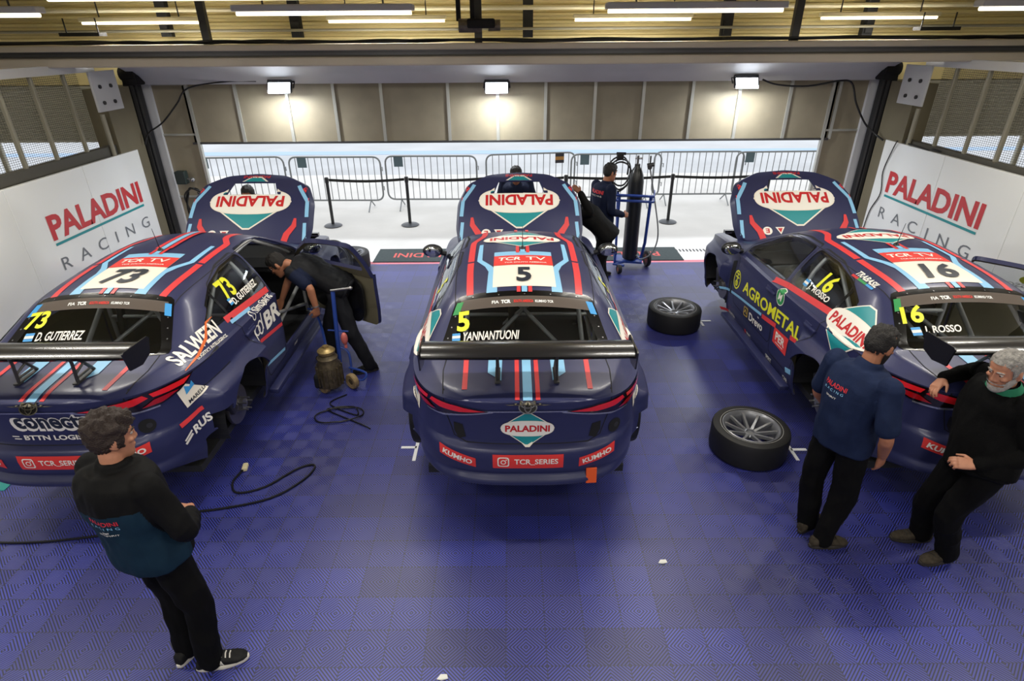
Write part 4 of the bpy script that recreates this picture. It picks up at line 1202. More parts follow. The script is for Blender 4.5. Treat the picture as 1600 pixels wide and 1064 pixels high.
def make_car(key, label, loc, rz, lift=.17):
    car = thing('race_car', label, 'race car', (loc[0], loc[1], lift), rz, 'racing saloons in navy team colours')
    P = lambda nm, parent=car, loc=None, rot=None: obj(CAR[nm].name.split('.')[0], CAR[nm], parent, loc, rot)
    body = P('body')
    for k_ in ('floor','engine','dash','seat','wheel_s','cage'): P(k_)
    for k_ in ('well_r-1','well_r1','well_f-1','well_f1'): P(k_)
    gb = P('glass_back'); P('frit_back', gb); P('bolts', gb); P('sunstrip', gb)
    P('glass_wind')
    # hood, standing open on its rear hinges
    ang = R(51)
    hood = obj('hood', CAR['hood'], car, HINGE_H, (ang, 0, 0))
    for w_ in ('badge', 'stripes', 'stickers'): obj('hood_'+w_, lv('hood'+w_, lambda: strip_deep(hood_art(w_))), hood)
    P('stay')
    # doors
    fl_ = P('door_fL'); P('win_fL', fl_); P('handle_f-1', fl_); P('seal_f-1', fl_); P('gapdoor-1')
    m = P('mirror-1'); P('mglass-1', m); P('mstem-1', m)
    for s_, e in ((1,'R'), (-1,'L')):
        P('win_q'+e)
        if key == '16' and s_ > 0:
            def mv(nm): return lv('moved_'+nm, lambda: shift(CAR[nm].copy(), -HINGE_R))
            d_ = rd16 = obj('rear_door', mv('door_rR'), car, HINGE_R, (0, 0, R(50)))
            obj('rear_side_window', mv('win_rR'), d_); obj('door_handle', mv('handle_r1'), d_)
        else:
            d_ = P('door_r'+e); P('win_r'+e, d_); P('handle_r%d' % s_, d_); P('seal_r%d' % s_, d_)
        P('gap_side%d' % s_); P('sill%d' % s_); P('fvent%d' % s_)
    opened = {'73': 57, '16': 0, '5': 0}[key]
    fd = obj('front_door', CAR['door_fR'], car, HINGE_D, (0, 0, R(opened)))
    P('win_fR', fd); P('handle_f1', fd); obj('door_card', CAR['doorcard'], fd)
    sm = CAR['seal_f1']
    if not sm.get('moved'): shift(sm, -HINGE_D); sm['moved'] = 1
    P('seal_f1', fd)
    m = P('mirror1', fd); P('mglass1', fd); P('mstem1', fd)
    if key != '73': P('gapdoor1')
    for k_ in ('gap_top','gap_rear','bar','badge','antenna','hole','vents'): P(k_)
    if key == '5': P('strap')
    for s_ in (-1, 1): P('lamp%d' % s_); P('lstrip%d' % s_)
    wg = P('wing')
    P('wend-1', wg); P('wend1', wg); P('wbar', wg); P('wstrut-1', wg); P('wstrut1', wg)
    for x, y in ((-.62,.5),(.62,.5),(0,-1.0)): P('jack', car, (x, y, 0))
    # wheels or bare hubs
    for y in (-1.33, 1.33):
        for s_ in (-1, 1):
            if key == '5':
                w = obj('wheel', None, car, (s_*.815, y, .33), (0, R(90*s_), 0))
                obj('tyre', WHEEL['tyre'], w); obj('rim', WHEEL['rim'], w)
            else:
                h = obj('wheel_hub', CAR['hub'], car, (s_*.74, y, .33), (0, 0, 0 if s_ > 0 else PI))
                obj('brake_disc', CAR['disc'], h); obj('brake_caliper', CAR['caliper'], h); obj('suspension_arm', CAR['arm'], h)
    # graphics
    add = lambda nm, me, par=car: obj(nm, me, par)
    add('roof_stripes', lv('roof%d' % (key == '73'), lambda: stripes_roof(key != '73')))
    add('trunk_stripes', lv('trunk', stripes_trunk)); add('number_panel', number_panel(key)); [add('rear_placard' if w_ == 0 else 'tyre_sticker', lv('plac%d' % w_, lambda: rear_placards(w_))) for w_ in (0, -1, 1)]
    if key != '73':
        add('roof_badge', lv('roofbadge', lambda: D_('roof_badge', badge_layers(.70, .46, 0, -.18, True), (0,0,3), TOP, grid=.05, off=.0045)))
        add('rear_badge', lv('rearbadge', lambda: D_('rear_badge', badge_layers(.35, .27, 0, .79), (0,-4,0), REARV, grid=.04)))
    else:
        ol = text2d('conectar', .63, .165, bold=.075, cx=.10, cy=.858); tx = text2d('conectar', .575, .12, bold=.03, cx=.10, cy=.858)
        add('sponsor_lettering', D_('sponsor_lettering', [(ol, L_white), (tx, L_dk), (text2d('BTTN LOGISTICA', .56, .04, bold=.03, cx=.11, cy=.725), L_white), (merge2d(line2d([(-.25,.735),(-.20,.735)], .008), line2d([(-.24,.715),(-.19,.715)], .008)), L_white)], (0,-4,0), REARV, grid=.04))
    nm = {'73': ('D. GUTIERREZ', .36), '5': ('YANNANTUONI', .42), '16': ('J. ROSSO', .28)}[key]
    [obj(n_, m_, gb) for n_, m_ in rear_name(key, *nm)]
    # flank graphics
    for s_ in (-1, 1):
        v = RS if s_ > 0 else LS; k = s_
        base = [(line2d([(k*-1.2,1.062),(k*-.36,1.0)], .05), L_red)]
        fend = [(poly2d([(.0-.09,.115),(.0+.15,-.06),(-.075,-.11),(-.12,.055)]) if s_ > 0 else poly2d([(.09,.115),(-.15,-.06),(.075,-.11),(.12,.055)]), L_cream)]
        mk = k
        fend += [(poly2d([(mk*-.05,-.01),(mk*-.055,.065),(mk*-.01,.04),(mk*.015,.075),(mk*.035,.03),(mk*.01,.02)] if True else []), L_sky), (text2d('MARELLI', .17, .032, bold=.02, cx=mk*.035, cy=-.055, rot=.22*mk), L_dk)]
        Ud = Vector((.48*s_, .88, 0))*s_; Dd = Vector((-.88*s_, .48, 0))
        add('fender_sticker', lv('mar%d' % s_, lambda: decal_mesh('fender_sticker', fend, Vector((.80*s_,-1.92,.84))-Dd*2, Ud, (0,0,1), Dd, BVH, grid=.03, off=.004)))
        ang_v = dict(U=(0, k, 0), V=(-.77*s_*1, 0, .64), D=(-.64*s_, 0, -.77))
        if key == '73' and s_ > 0:
            U_, V_, Dn = Vector((.12,1,.0)).normalized(), None, Vector((-.64,.08,-.77))
            V_ = Vector((-.77,.09,.64))
            add('sponsor_lettering', decal_mesh('sponsor_lettering', [(text2d('SALWEEN', .56, .125, bold=.030, shear=.1, cx=.0, cy=.02), L_white), (text2d('LOGISTICS INTELLIGENCE', .42, .03, bold=.02, cx=.08, cy=-.075), L_white), (line2d([(-.30,-.09),(-.1,-.06),(.08,.0),(.2,.09),(.3,.10)], [.005,.02,.022,.016,.004]), L_or)], Vector((.745,-1.60,1.035))-Dn*1.5, U_, V_, Dn, BVH, grid=.04, off=.004))
            L = [(line2d([(-1.2,1.062),(-.36,1.0)], .05), L_red), (line2d([(-1.16,1.025),(-.8,.995)], .028), L_blue), (text2d('BR', .36, .17, bold=.036, cx=-.50, cy=.80), L_white),
                 (merge2d(ring2d(-.86,.80,.06,.05,.7,16), ring2d(-.79,.80,.05,.07,.72,16), line2d([(-.92,.87),(-.92,.70)], .018), line2d([(-.74,.92),(-.74,.76)], .018)), L_white),
                 (text2d('SimSpirit', .40, .06, bold=.02, cx=-.60, cy=.955), L_white), (ring2d(-.86,.945,.035,.045,.7,16), L_white),
                 (line2d([(-.95,.70),(-.34,.62)], .035), L_red), (line2d([(-.85,.43),(-.38,.36)], .03), L_blue), (text2d('SPORT', .1, .03, bold=.030, cx=-.05, cy=.26), L_white)]
            stickers(add, (('side_stripe', L[0:2]), ('sponsor_sticker', L[2:4]), ('sponsor_sticker', L[4:6]), ('side_stripe', L[6:7]), ('side_stripe', L[7:8]), ('sill_sticker', L[8:9])), (3,0,0), RS, grid=.05)
            add('window_number', D_('window_number', [(text2d('73', .20, .15, bold=.032, shear=.1, cx=-.87, cy=1.215), L_yel), (text2d('D. GUTIERREZ', .48, .055, bold=.03, shear=.1, cx=-.70, cy=1.115), L_white)]+flag(-.97,1.13,.05,.05), (3,0,0), RS, grid=.05, off=.004))
            Dd = Vector((-.88, .48, 0)); Ud = Vector((.48, .88, 0))
            add('bumper_lettering', decal_mesh('bumper_lettering', [(text2d('RUS', .17, .075, bold=.036, shear=.15, cx=.035, cy=.03, rot=.30), L_white), (merge2d(line2d([(-.13,-.06),(-.06,-.005)], .02), line2d([(-.13,-.03),(-.06,.025)], .015)), L_white), (line2d([(-.13,.10),(.08,.14)], .035), L_red)], Vector((.79,-1.96,.53))-Dd*2, Ud, (0,0,1), Dd, BVH, grid=.03, off=.004))
        elif key == '16' and s_ < 0:
            L = list(base)+[(line2d([(.1,.962),(.36,1.0)], .05), L_red), (text2d('AGROMETAL', 1.38, .13, bold=.0245, cx=.20, cy=.69, rot=.05), L_yel),
                 (ring2d(-.69,.65,.095,.11,.84,32), L_yel), (merge2d(ring2d(-.69,.61,.04,.035,.6,16), line2d([(-.74,.68),(-.64,.68)], .016), line2d([(-.69,.58),(-.69,.72)], .02), line2d([(-.73,.72),(-.65,.72)], .014)), L_yel),
                 (ell2d(.37,.885,.085,.085), L_white), (ell2d(.37,.885,.076,.076), L_green), (text2d('M', .085, .075, bold=.036, shear=.2, cx=.37, cy=.885), L_white),
                 (poly2d(round_poly([(-.37,.36),(-.25,.37),(-.25,.48),(-.37,.47)], .02)), L_gold), (poly2d(round_poly([(-.352,.375),(-.268,.382),(-.268,.465),(-.352,.458)], .015)), L_dk), (line2d([(-.345,.40),(-.31,.44),(-.275,.405)], .018), L_gold),
                 (text2d('Drevo', .36, .09, bold=.024, cx=-.02, cy=.435, rot=.08), L_white), (line2d([(.02,.515),(.05,.505)], .012), L_white),
                 (line2d([(-1.0,.43),(-.5,.50),(.08,.565)], .03), L_blue), (line2d([(.10,.56),(.42,.60)], .045), L_red), (line2d([(.72,.63),(.84,.645)], .045), L_red),
                 (poly2d([(.41,.43),(.71,.42),(.71,.60),(.41,.585)]), L_nred), (text2d('PER', .20, .085, bold=.03, cx=.56, cy=.52), L_white), (rect2d(.48,.452,.64,.460), L_white),
                 (line2d([(.75,.30),(.86,.33)], .05), L_blue)]
            stickers(add, (('side_stripe', L[0:2]), ('sponsor_lettering', L[2:3]), ('sponsor_sticker', L[3:5]), ('sponsor_sticker', L[5:8]), ('sponsor_sticker', L[8:13]), ('side_stripe', L[13:14]), ('side_stripe', L[14:15]), ('side_stripe', L[15:16]), ('sponsor_sticker', L[16:19]), ('side_stripe', L[19:])), (-3,0,0), LS, grid=.05)
            L = [(text2d('CARATTON', .2, .035, bold=.030, cx=-.75, cy=.19), L_white), (text2d('SPORT', .12, .035, bold=.030, cx=-.2, cy=.19), L_white), (text2d('SPIRIT', .14, .05, bold=.030, cx=.35, cy=.20), L_white), (text2d('CAR', .1, .045, bold=.030, cx=.74, cy=.19), L_white), (line2d([(-1.0,.16),(-.88,.17)], .04), L_red), (line2d([(-.32,.19),(-.28,.19)], .04), L_red)]
            stickers(add, [('sill_sticker', [g_]) for g_ in L], (-3,0,0), LS, grid=.05)
            add('window_number', D_('window_number', [(text2d('16', .19, .14, bold=.032, shear=.1, cx=.80, cy=1.20), L_yel), (text2d('J. ROSSO', .36, .06, bold=.024, shear=.1, cx=.80, cy=1.10), L_white)]+flag(.57,1.11,.07,.055), (-3,0,0), LS, grid=.05, off=.004))
            Dn = Vector((.45, 0, -.89)); V_ = Vector((.89,0,.45))
            add('pillar_lettering', decal_mesh('pillar_lettering', [(text2d('TRABASIL', .29, .055, bold=.030, shear=.1, cx=0, cy=.02), L_white), (rect2d(-.15,-.035,-.06,-.015), L_lred), (rect2d(-.06,-.035,.06,-.015), L_green), (rect2d(.06,-.035,.15,-.015), L_sky)], Vector((-.565,-1.08,1.325))-Dn*1.0, (0,-1,0), V_, Dn, BVH, grid=.04, off=.004))
        elif key == '16':
            nb = D_('window_number', [(text2d('16', .19, .14, bold=.03, shear=.1, cx=-.82, cy=1.20), L_yel), (text2d('J. ROSSO', .36, .06, bold=.03, shear=.1, cx=-.82, cy=1.10), L_white)], (3,0,0), RS, grid=.05, off=.004)
            obj('window_number', shift(nb, -HINGE_R), rd16)
        else:
            add('side_lettering', lv('sideplain%d' % s_, lambda: D_('side_lettering', base+[(line2d([(k*-.95,.64),(k*.7,.50)], .04), L_blue), (line2d([(k*-.95,.58),(k*.7,.44)], .03), L_red)], (s_*3,0,0), v, grid=.06)))
            add('window_number', D_('window_number', [(text2d(key, .17 if len(key) > 1 else .09, .14, bold=.032, cx=-.8*k, cy=1.20), L_yel), (text2d(nm[0], .38, .05, bold=.03, cx=-.76*k, cy=1.10), L_white)], (s_*3,0,0), v, grid=.05, off=.004))
        if not (key == '73' and s_ > 0):
            Dn = Vector((-.8*s_, 0, -.6)); V_ = Vector((-.6*s_, 0, .8))
            add('quarter_badge', lv('quart%d' % s_, lambda: decal_mesh('quarter_badge', badge_layers(.60, .44), Vector((.755*s_,-1.40,1.02))-Dn*1.2, (0,s_*1.0,0), V_, Dn, BVH, grid=.04, off=.0045)))
    return car
LABELS = {'73': 'navy race car number 73 with its front door open, on the left',
          '5': 'navy race car number 5 with all doors shut, in the middle',
          '16': 'navy race car number 16 with yellow side lettering, near the right wall'}
for o_ in [o_ for o_ in C.objects if o_.name.startswith('lettering')]: bpy.data.objects.remove(o_)
make_car('73', LABELS['73'], (-3.17, 5.58), R(.3))
make_car('5', LABELS['5'], (.10, 5.56), 0)
make_car('16', LABELS['16'], (3.47, 5.58), R(.5))
# ---------------------------------------------------------------- people
from mathutils import noise as mnoise
M_skin = mat('skin', 'b07a60', .55, noise=.06, nscale=30)
M_skin2 = mat('tan_skin', 'a06a4e', .55, noise=.06, nscale=30)
M_eye = mat('eye_white', 'b9b0a8', .3); M_iris = mat('iris', '2a1a12', .2)
M_hair = mat('dark_brown_hair', '2a1d17', .6, bump=.8, bscale=160)
M_hairb = mat('black_hair', '15110f', .6, bump=.8, bscale=160)
M_hairg = mat('grey_hair', '8d8a86', .6, noise=.35, nscale=60, bump=.8, bscale=160)
M_jblack = mat('black_jacket', '0c0c0d', .75, noise=.15, nscale=12, spec=.15)
M_jteal = mat('dark_teal_panel', '12293a', .7, noise=.1, nscale=12, spec=.15)
M_navy = mat('navy_cotton', '18233f', .8, noise=.1, nscale=14, bump=.15, bscale=120, spec=.15)
M_navy2 = mat('dark_navy_cotton', '131a30', .8, noise=.1, nscale=14, spec=.15)
M_vest = mat('black_quilted_vest', '141519', .6, noise=.1, nscale=10, spec=.15)
M_trk = mat('black_trousers', '070708', .85, noise=.2, nscale=10, spec=.15)
M_trg = mat('charcoal_trousers', '1c1d22', .8, noise=.15, nscale=10, spec=.15)
M_fleece = mat('black_fleece', '060607', .95, noise=.2, nscale=40, bump=.4, bscale=200, spec=.15)
M_collar = mat('green_collar', '2f7a5c', .8, spec=.15)
M_shoe = mat('dark_shoe_fabric', '1b1b1c', .7, noise=.3, nscale=40, spec=.15)
M_shoeb = mat('brown_work_shoe', '3a342c', .75, noise=.35, nscale=40, spec=.15)
M_sole = mat('off_white_sole', 'd8d4c8', .6); M_soled = mat('dark_sole', '2a2622', .7)

def ringpts(c, rt, fw, rx, ry, n=20, pw=1.0):
    out = []
    for k in range(n):
        a = 2*PI*k/n; cs, sn = math.cos(a), math.sin(a)
        u = math.copysign(abs(cs)**pw, cs); v = math.copysign(abs(sn)**pw, sn)
        out.append(Vector(c)+rt*(u*rx)+fw*(v*ry))
    return out

def limb(mb, pts, rad, n=14, sub=4):
    P = catmull(pts, sub); Rr = []
    m = len(pts)-1
    for i in range(len(P)):
        t = i/sub; k = min(int(t), m-1); u = t-k
        Rr.append(rad[k]*(1-u)+rad[k+1]*u)
    mb.tube(P, Rr, n)
    mb.sphere(P[0], Rr[0]*.98, 12, 8); mb.sphere(P[-1], Rr[-1]*.98, 12, 8)

def fuse(name, mb, vox, mats, smooth=6, folds=0., fscale=9., seed=0, stretch=(1,1,.45)):
    me = mb.mesh(name, mats); o = bpy.data.objects.new(name, me); C.objects.link(o)
    r = o.modifiers.new('r', 'REMESH'); r.mode = 'VOXEL'; r.voxel_size = vox; r.use_smooth_shade = True
    s = o.modifiers.new('s', 'SMOOTH'); s.iterations = smooth; s.factor = .5
    me = apply_mods(o)
    if not me.materials: me.materials.append(mats)
    if folds:
        nn = [v.normal.copy() for v in me.vertices]
        for v, nrm in zip(me.vertices, nn):
            p = Vector((v.co.x*stretch[0], v.co.y*stretch[1], v.co.z*stretch[2]))*fscale+Vector((seed*7.3, seed, 0))
            d = mnoise.noise(p)*.6+mnoise.noise(p*2.3)*.35
            ridge = 1-abs(mnoise.noise(p*1.1+Vector((5,5,5))))*2
            v.co += nrm*folds*(d+.35*ridge)
    shade(me, 180); me.update()
    bpy.data.objects.remove(o)
    return me

def hand_shape(mb, wr, d, n, side, curl=.5, spread=.12, thumb=.6):
    """wr wrist, d direction of the hand, n palm normal, side +1: thumb lies along d x n"""
    d = Vector(d).normalized(); n = Vector(n); n = (n-d*n.dot(d)).normalized(); t = d.cross(n).normalized()*side
    wr = Vector(wr); rings = []
    for s, w, h in ((-.02,.028,.022),(.0,.028,.02),(.03,.036,.019),(.065,.041,.017),(.092,.042,.014)):
        rings.append(ringpts(wr+d*s, t, n, w, h, 14, .8))
    mb.loft(rings)
    for k, (off, L) in enumerate(((.031,.070),(.011,.080),(-.010,.074),(-.030,.058))):
        p = wr+d*(.088-.004*abs(k-1.3))+t*off; a = curl*(.75+.12*k); dr = (d+t*(off*spread*12)).normalized(); P = [p-d*.02]; ang = a*.45
        P.append(p)
        for seg, q in ((.44,1.0),(.31,1.1),(.25,.8)):
            dd = dr*math.cos(ang)+n*math.sin(ang); P.append(P[-1]+dd*L*seg); ang += a*q
        mb.tube(P, [.0095,.0095,.0088,.008,.0065], 8); mb.sphere(P[-1], .0066, 8, 6)
    b = wr+d*.022+t*.026; dr = (d*.75+t*.75+n*.25).normalized(); dr2 = (d*.9+t*.2+n*thumb).normalized()
    P = [b-dr*.01, b+dr*.022, b+dr*.045, b+dr*.045+dr2*.026, b+dr*.045+dr2*.044]
    mb.tube(P, [.013,.0125,.011,.0095,.0075], 8); mb.sphere(P[-1], .0075, 8, 6)

def head_shape(mb, c, M, k=1.0):
    """c centre of the skull, M columns right, forward, up"""
    def T(x, y, z): return Vector(c)+M @ (Vector((x, y, z))*k)
    rings = []
    for z, w, yf, yb in ((-.125,.022,.078,.035),(-.118,.036,.086,.0),(-.10,.048,.088,-.03),(-.075,.058,.086,-.055),(-.045,.066,.086,-.078),(-.015,.070,.086,-.092),(.015,.0735,.083,-.098),(.045,.0745,.086,-.099),(.07,.072,.080,-.092),(.09,.062,.064,-.075),(.105,.043,.040,-.048),(.112,.015,.012,-.02)):
        rings.append([T(w*math.copysign(abs(math.cos(a))**.85, math.cos(a)), (yf+yb)/2+(yf-yb)/2*math.sin(a), z) for a in [2*PI*i/20 for i in range(20)]])
    mb.loft(rings)
    # nose, brow, lips, chin, ears
    mb.loft([[T(x*.5, y, z) for x, y in ((-.012,.08),(.012,.08),(.0,.092))] for z in (.03,)]+[[T(-.016,.080,-.035),T(.016,.080,-.035),T(0,.116,-.032)], [T(-.014,.080,-.046),T(.014,.080,-.046),T(0,.104,-.046)]])
    for s in (-1, 1):
        mb.sphere(T(s*.030,.080,.022), (.022*k,.010*k,.007*k), 10, 6, M); mb.sphere(T(s*.012,.090,-.04), (.008*k,.009*k,.007*k), 8, 6, M)
        mb.sphere(T(s*.042,.070,-.022), (.018*k,.016*k,.014*k), 8, 6, M)
        rings = []
        e = M @ Euler((0, 0, -s*.35)).to_matrix()
        mb.sphere(T(s*.077,-.008,-.008), (.010*k,.020*k,.034*k), 10, 8, e); mb.sphere(T(s*.076,.004,-.034), (.008*k,.010*k,.012*k), 8, 6, e)
    mb.sphere(T(0,.086,-.066), (.024*k,.010*k,.006*k), 10, 6, M); mb.sphere(T(0,.084,-.076), (.020*k,.010*k,.006*k), 10, 6, M)
    mb.sphere(T(0,.076,-.108), (.024*k,.014*k,.016*k), 10, 6, M)

def hair_mesh(name, c, M, m, k=1.0, line=.05, back=-.075, top=.022, side=.008, tuft=.012, seed=0, sweep=(0,0), bald=0):
    vs, fs = [], []; nu, nv = 64, 34
    for i in range(nv+1):
        th = PI*.78*i/nv
        for j in range(nu):
            a = 2*PI*j/nu
            x = math.sin(th)*math.cos(a); y = math.sin(th)*math.sin(a); z = math.cos(th)
            h = sstep(.0, .7, z)
            d = side+(top-side)*h
            nz = mnoise.noise(Vector((x*5+sweep[0]*z, y*5+sweep[1]*z, z*3+seed)))*tuft*(.4+h)+mnoise.noise(Vector((x*16, y*9, z*9+seed)))*tuft*.5
            d += nz
            p = Vector((x*(.0755+d), -.006+y*(.094+d), .018+z*(.097+d)))
            vs.append(Vector(c)+M @ (p*k))
    def keep(i, j):
        th = PI*.78*(i+.5)/nv; a = 2*PI*(j+.5)/nu
        z = .018+.1*math.cos(th); y = math.sin(th)*math.sin(a); x = math.sin(th)*math.cos(a)
        f = y                                        # front +1
        lim = line if f > .72 else (back if f < -.25 else None)
        if lim is None:
            t = (f+.25)/.97; lim = back*(1-t)+line*t
            if f > .08 and f < .45: lim = max(lim-.05*(1 if abs(x) > .5 else 0), -.035)
            elif f <= .08: lim = max(lim, -.055 if abs(x) < .6 else -.012 if f > -.1 else -.05)
        return z > lim
    for i in range(nv):
        for j in range(nu):
            if keep(i, j): fs.append((i*nu+j, i*nu+(j+1) % nu, (i+1)*nu+(j+1) % nu, (i+1)*nu+j))
    mb = MB(); mb.add(vs, fs); me = mb.mesh(name, m)
    o = bpy.data.objects.new(name, me); C.objects.link(o)
    s = o.modifiers.new('s', 'SOLIDIFY'); s.thickness = .014*k; s.offset = -1
    me = apply_mods(o); shade(me, 60); bpy.data.objects.remove(o)
    return me

def beard_mesh(name, c, M, m, k=1.0, d=.005, seed=0):
    vs, fs = [], []; nu, nv = 40, 16
    for i in range(nv+1):
        z = -.022-.106*i/nv
        w, yf, yb = [lerp_tab(t, z) for t in ([(-.125,.024),(-.118,.036),(-.10,.048),(-.075,.058),(-.045,.066),(-.015,.070)], [(-.125,.078),(-.118,.088),(-.10,.090),(-.075,.088),(-.02,.086)], [(-.125,.03),(-.118,.0),(-.10,-.03),(-.075,-.055),(-.045,-.078),(-.015,-.092)])]
        for j in range(nu+1):
            a = -PI*.08+PI*1.16*j/nu
            n = 1+mnoise.noise(Vector((j*.9, i*.9, seed)))*.4
            cs, sn = math.cos(a), math.sin(a)
            vs.append(Vector(c)+M @ (Vector(((w+d*n)*math.copysign(abs(cs)**.85, cs), (yf+yb)/2+((yf-yb)/2+d*n)*sn, z))*k))
    for i in range(nv):
        for j in range(nu):
            a = -PI*.08+PI*1.16*(j+.5)/nu; z = -.022-.106*(i+.5)/nv
            mouth = sstep(.45, .8, math.sin(a)); lim = -.018-.034*mouth
            if abs(z+.071) < .007 and mouth > .7: continue
            if z < lim: fs.append((i*(nu+1)+j, i*(nu+1)+j+1, (i+1)*(nu+1)+j+1, (i+1)*(nu+1)+j))
    mb = MB(); mb.add(vs, fs); me = mb.mesh(name, m); shade(me, 60)
    return me

def yawm(a): return Matrix.Rotation(a, 3, 'Z')
def basis(fwd, up=(0,0,1)):
    f = Vector(fwd).normalized(); u = Vector(up); r = f.cross(u).normalized(); u = r.cross(f).normalized()
    return Matrix((r, f, u)).transposed()

def shoe_parts(root, an, toe_dir, up_m, sole_m, L=.28, extra=None):
    """one shoe under the ankle, sole on the ground"""
    d = Vector((toe_dir[0], toe_dir[1], 0)).normalized(); s = Vector((d.y, -d.x, 0)); g = Vector((an[0], an[1], 0))
    b = MB(); rings = []
    for t, w, h0, h1 in ((-.085,.022,.022,.06),(-.075,.034,.02,.088),(-.04,.038,.02,.105),(.0,.039,.02,.11),(.04,.041,.02,.095),(.09,.046,.02,.072),(.135,.046,.02,.058),(.17,.036,.022,.048),(.19,.018,.024,.038)):
        c = g+d*t*L/.28
        rings.append([c+s*(w*math.copysign(abs(math.cos(a))**.7, math.cos(a)))+Vector((0,0,(h0+h1)/2+(h1-h0)/2*math.copysign(abs(math.sin(a))**.8, math.sin(a)))) for a in [2*PI*i/16 for i in range(16)]])
    b.loft(rings); up = b.build('shoe', up_m, root, 50)
    b = MB(); rings = []
    for z, k in ((.0,.96),(.012,1.02),(.026,1.0),(.03,.9)):
        ring = []
        for i in range(32):
            a = 2*PI*i/32; t = math.cos(a); w = math.sin(a)
            wid = .043 if t > 0 else .037
            ring.append(g+d*(.052+.145*t*k)*L/.28+s*(wid*k*math.copysign(abs(w)**.75, w))+Vector((0,0,z)))
        rings.append(ring)
    b.loft(rings); b.build('sole', sole_m, up, 50)
    b = MB()
    for i in range(4):
        c = g+d*(.035+.022*i)+Vector((0,0,.098-.009*i)); b.tube([c-s*.024+Vector((0,0,-.006)), c+Vector((0,0,.004)), c+s*.024+Vector((0,0,-.006))], .004, 6)
    b.build('laces', mat('pale_laces','c9c5bd',.8) if sole_m == M_sole else M_soled, up, 50)
    if extra: extra(up, g, d, s)
    return up

def torso_rings(J, grow, z0='pelvis', bulk=1.0, belly=0.):
    pe, ch, ne = Vector(J['pelvis']), Vector(J['chest']), Vector(J['neck'])
    hr = (Vector(J['hip_r'])-Vector(J['hip_l'])).normalized(); sr = (Vector(J['sh_r'])-Vector(J['sh_l'])).normalized()
    pts = catmull([pe-(ch-pe).normalized()*.10, pe, pe.lerp(ch, .5), ch, ch.lerp(ne, .62), ne], 4)
    W = [(0,.155,.105),(.2,.168,.115),(.4,.150,.103+belly),(.6,.172,.118+belly*.5),(.82,.165,.105),(.93,.10,.075),(1,.062,.06)]
    rings = []; N = len(pts)
    for i, p in enumerate(pts):
        t = i/(N-1); ax = (pts[min(i+1,N-1)]-pts[max(i-1,0)]).normalized()
        r = hr.lerp(sr, t); r = (r-ax*r.dot(ax)).normalized(); f = ax.cross(r).normalized()
        w = lerp_tab([(a, b) for a, b, c in W], t); dd = lerp_tab([(a, c) for a, b, c in W], t)
        rings.append((p, r, f, w*bulk+grow, dd*bulk+grow))
    return rings

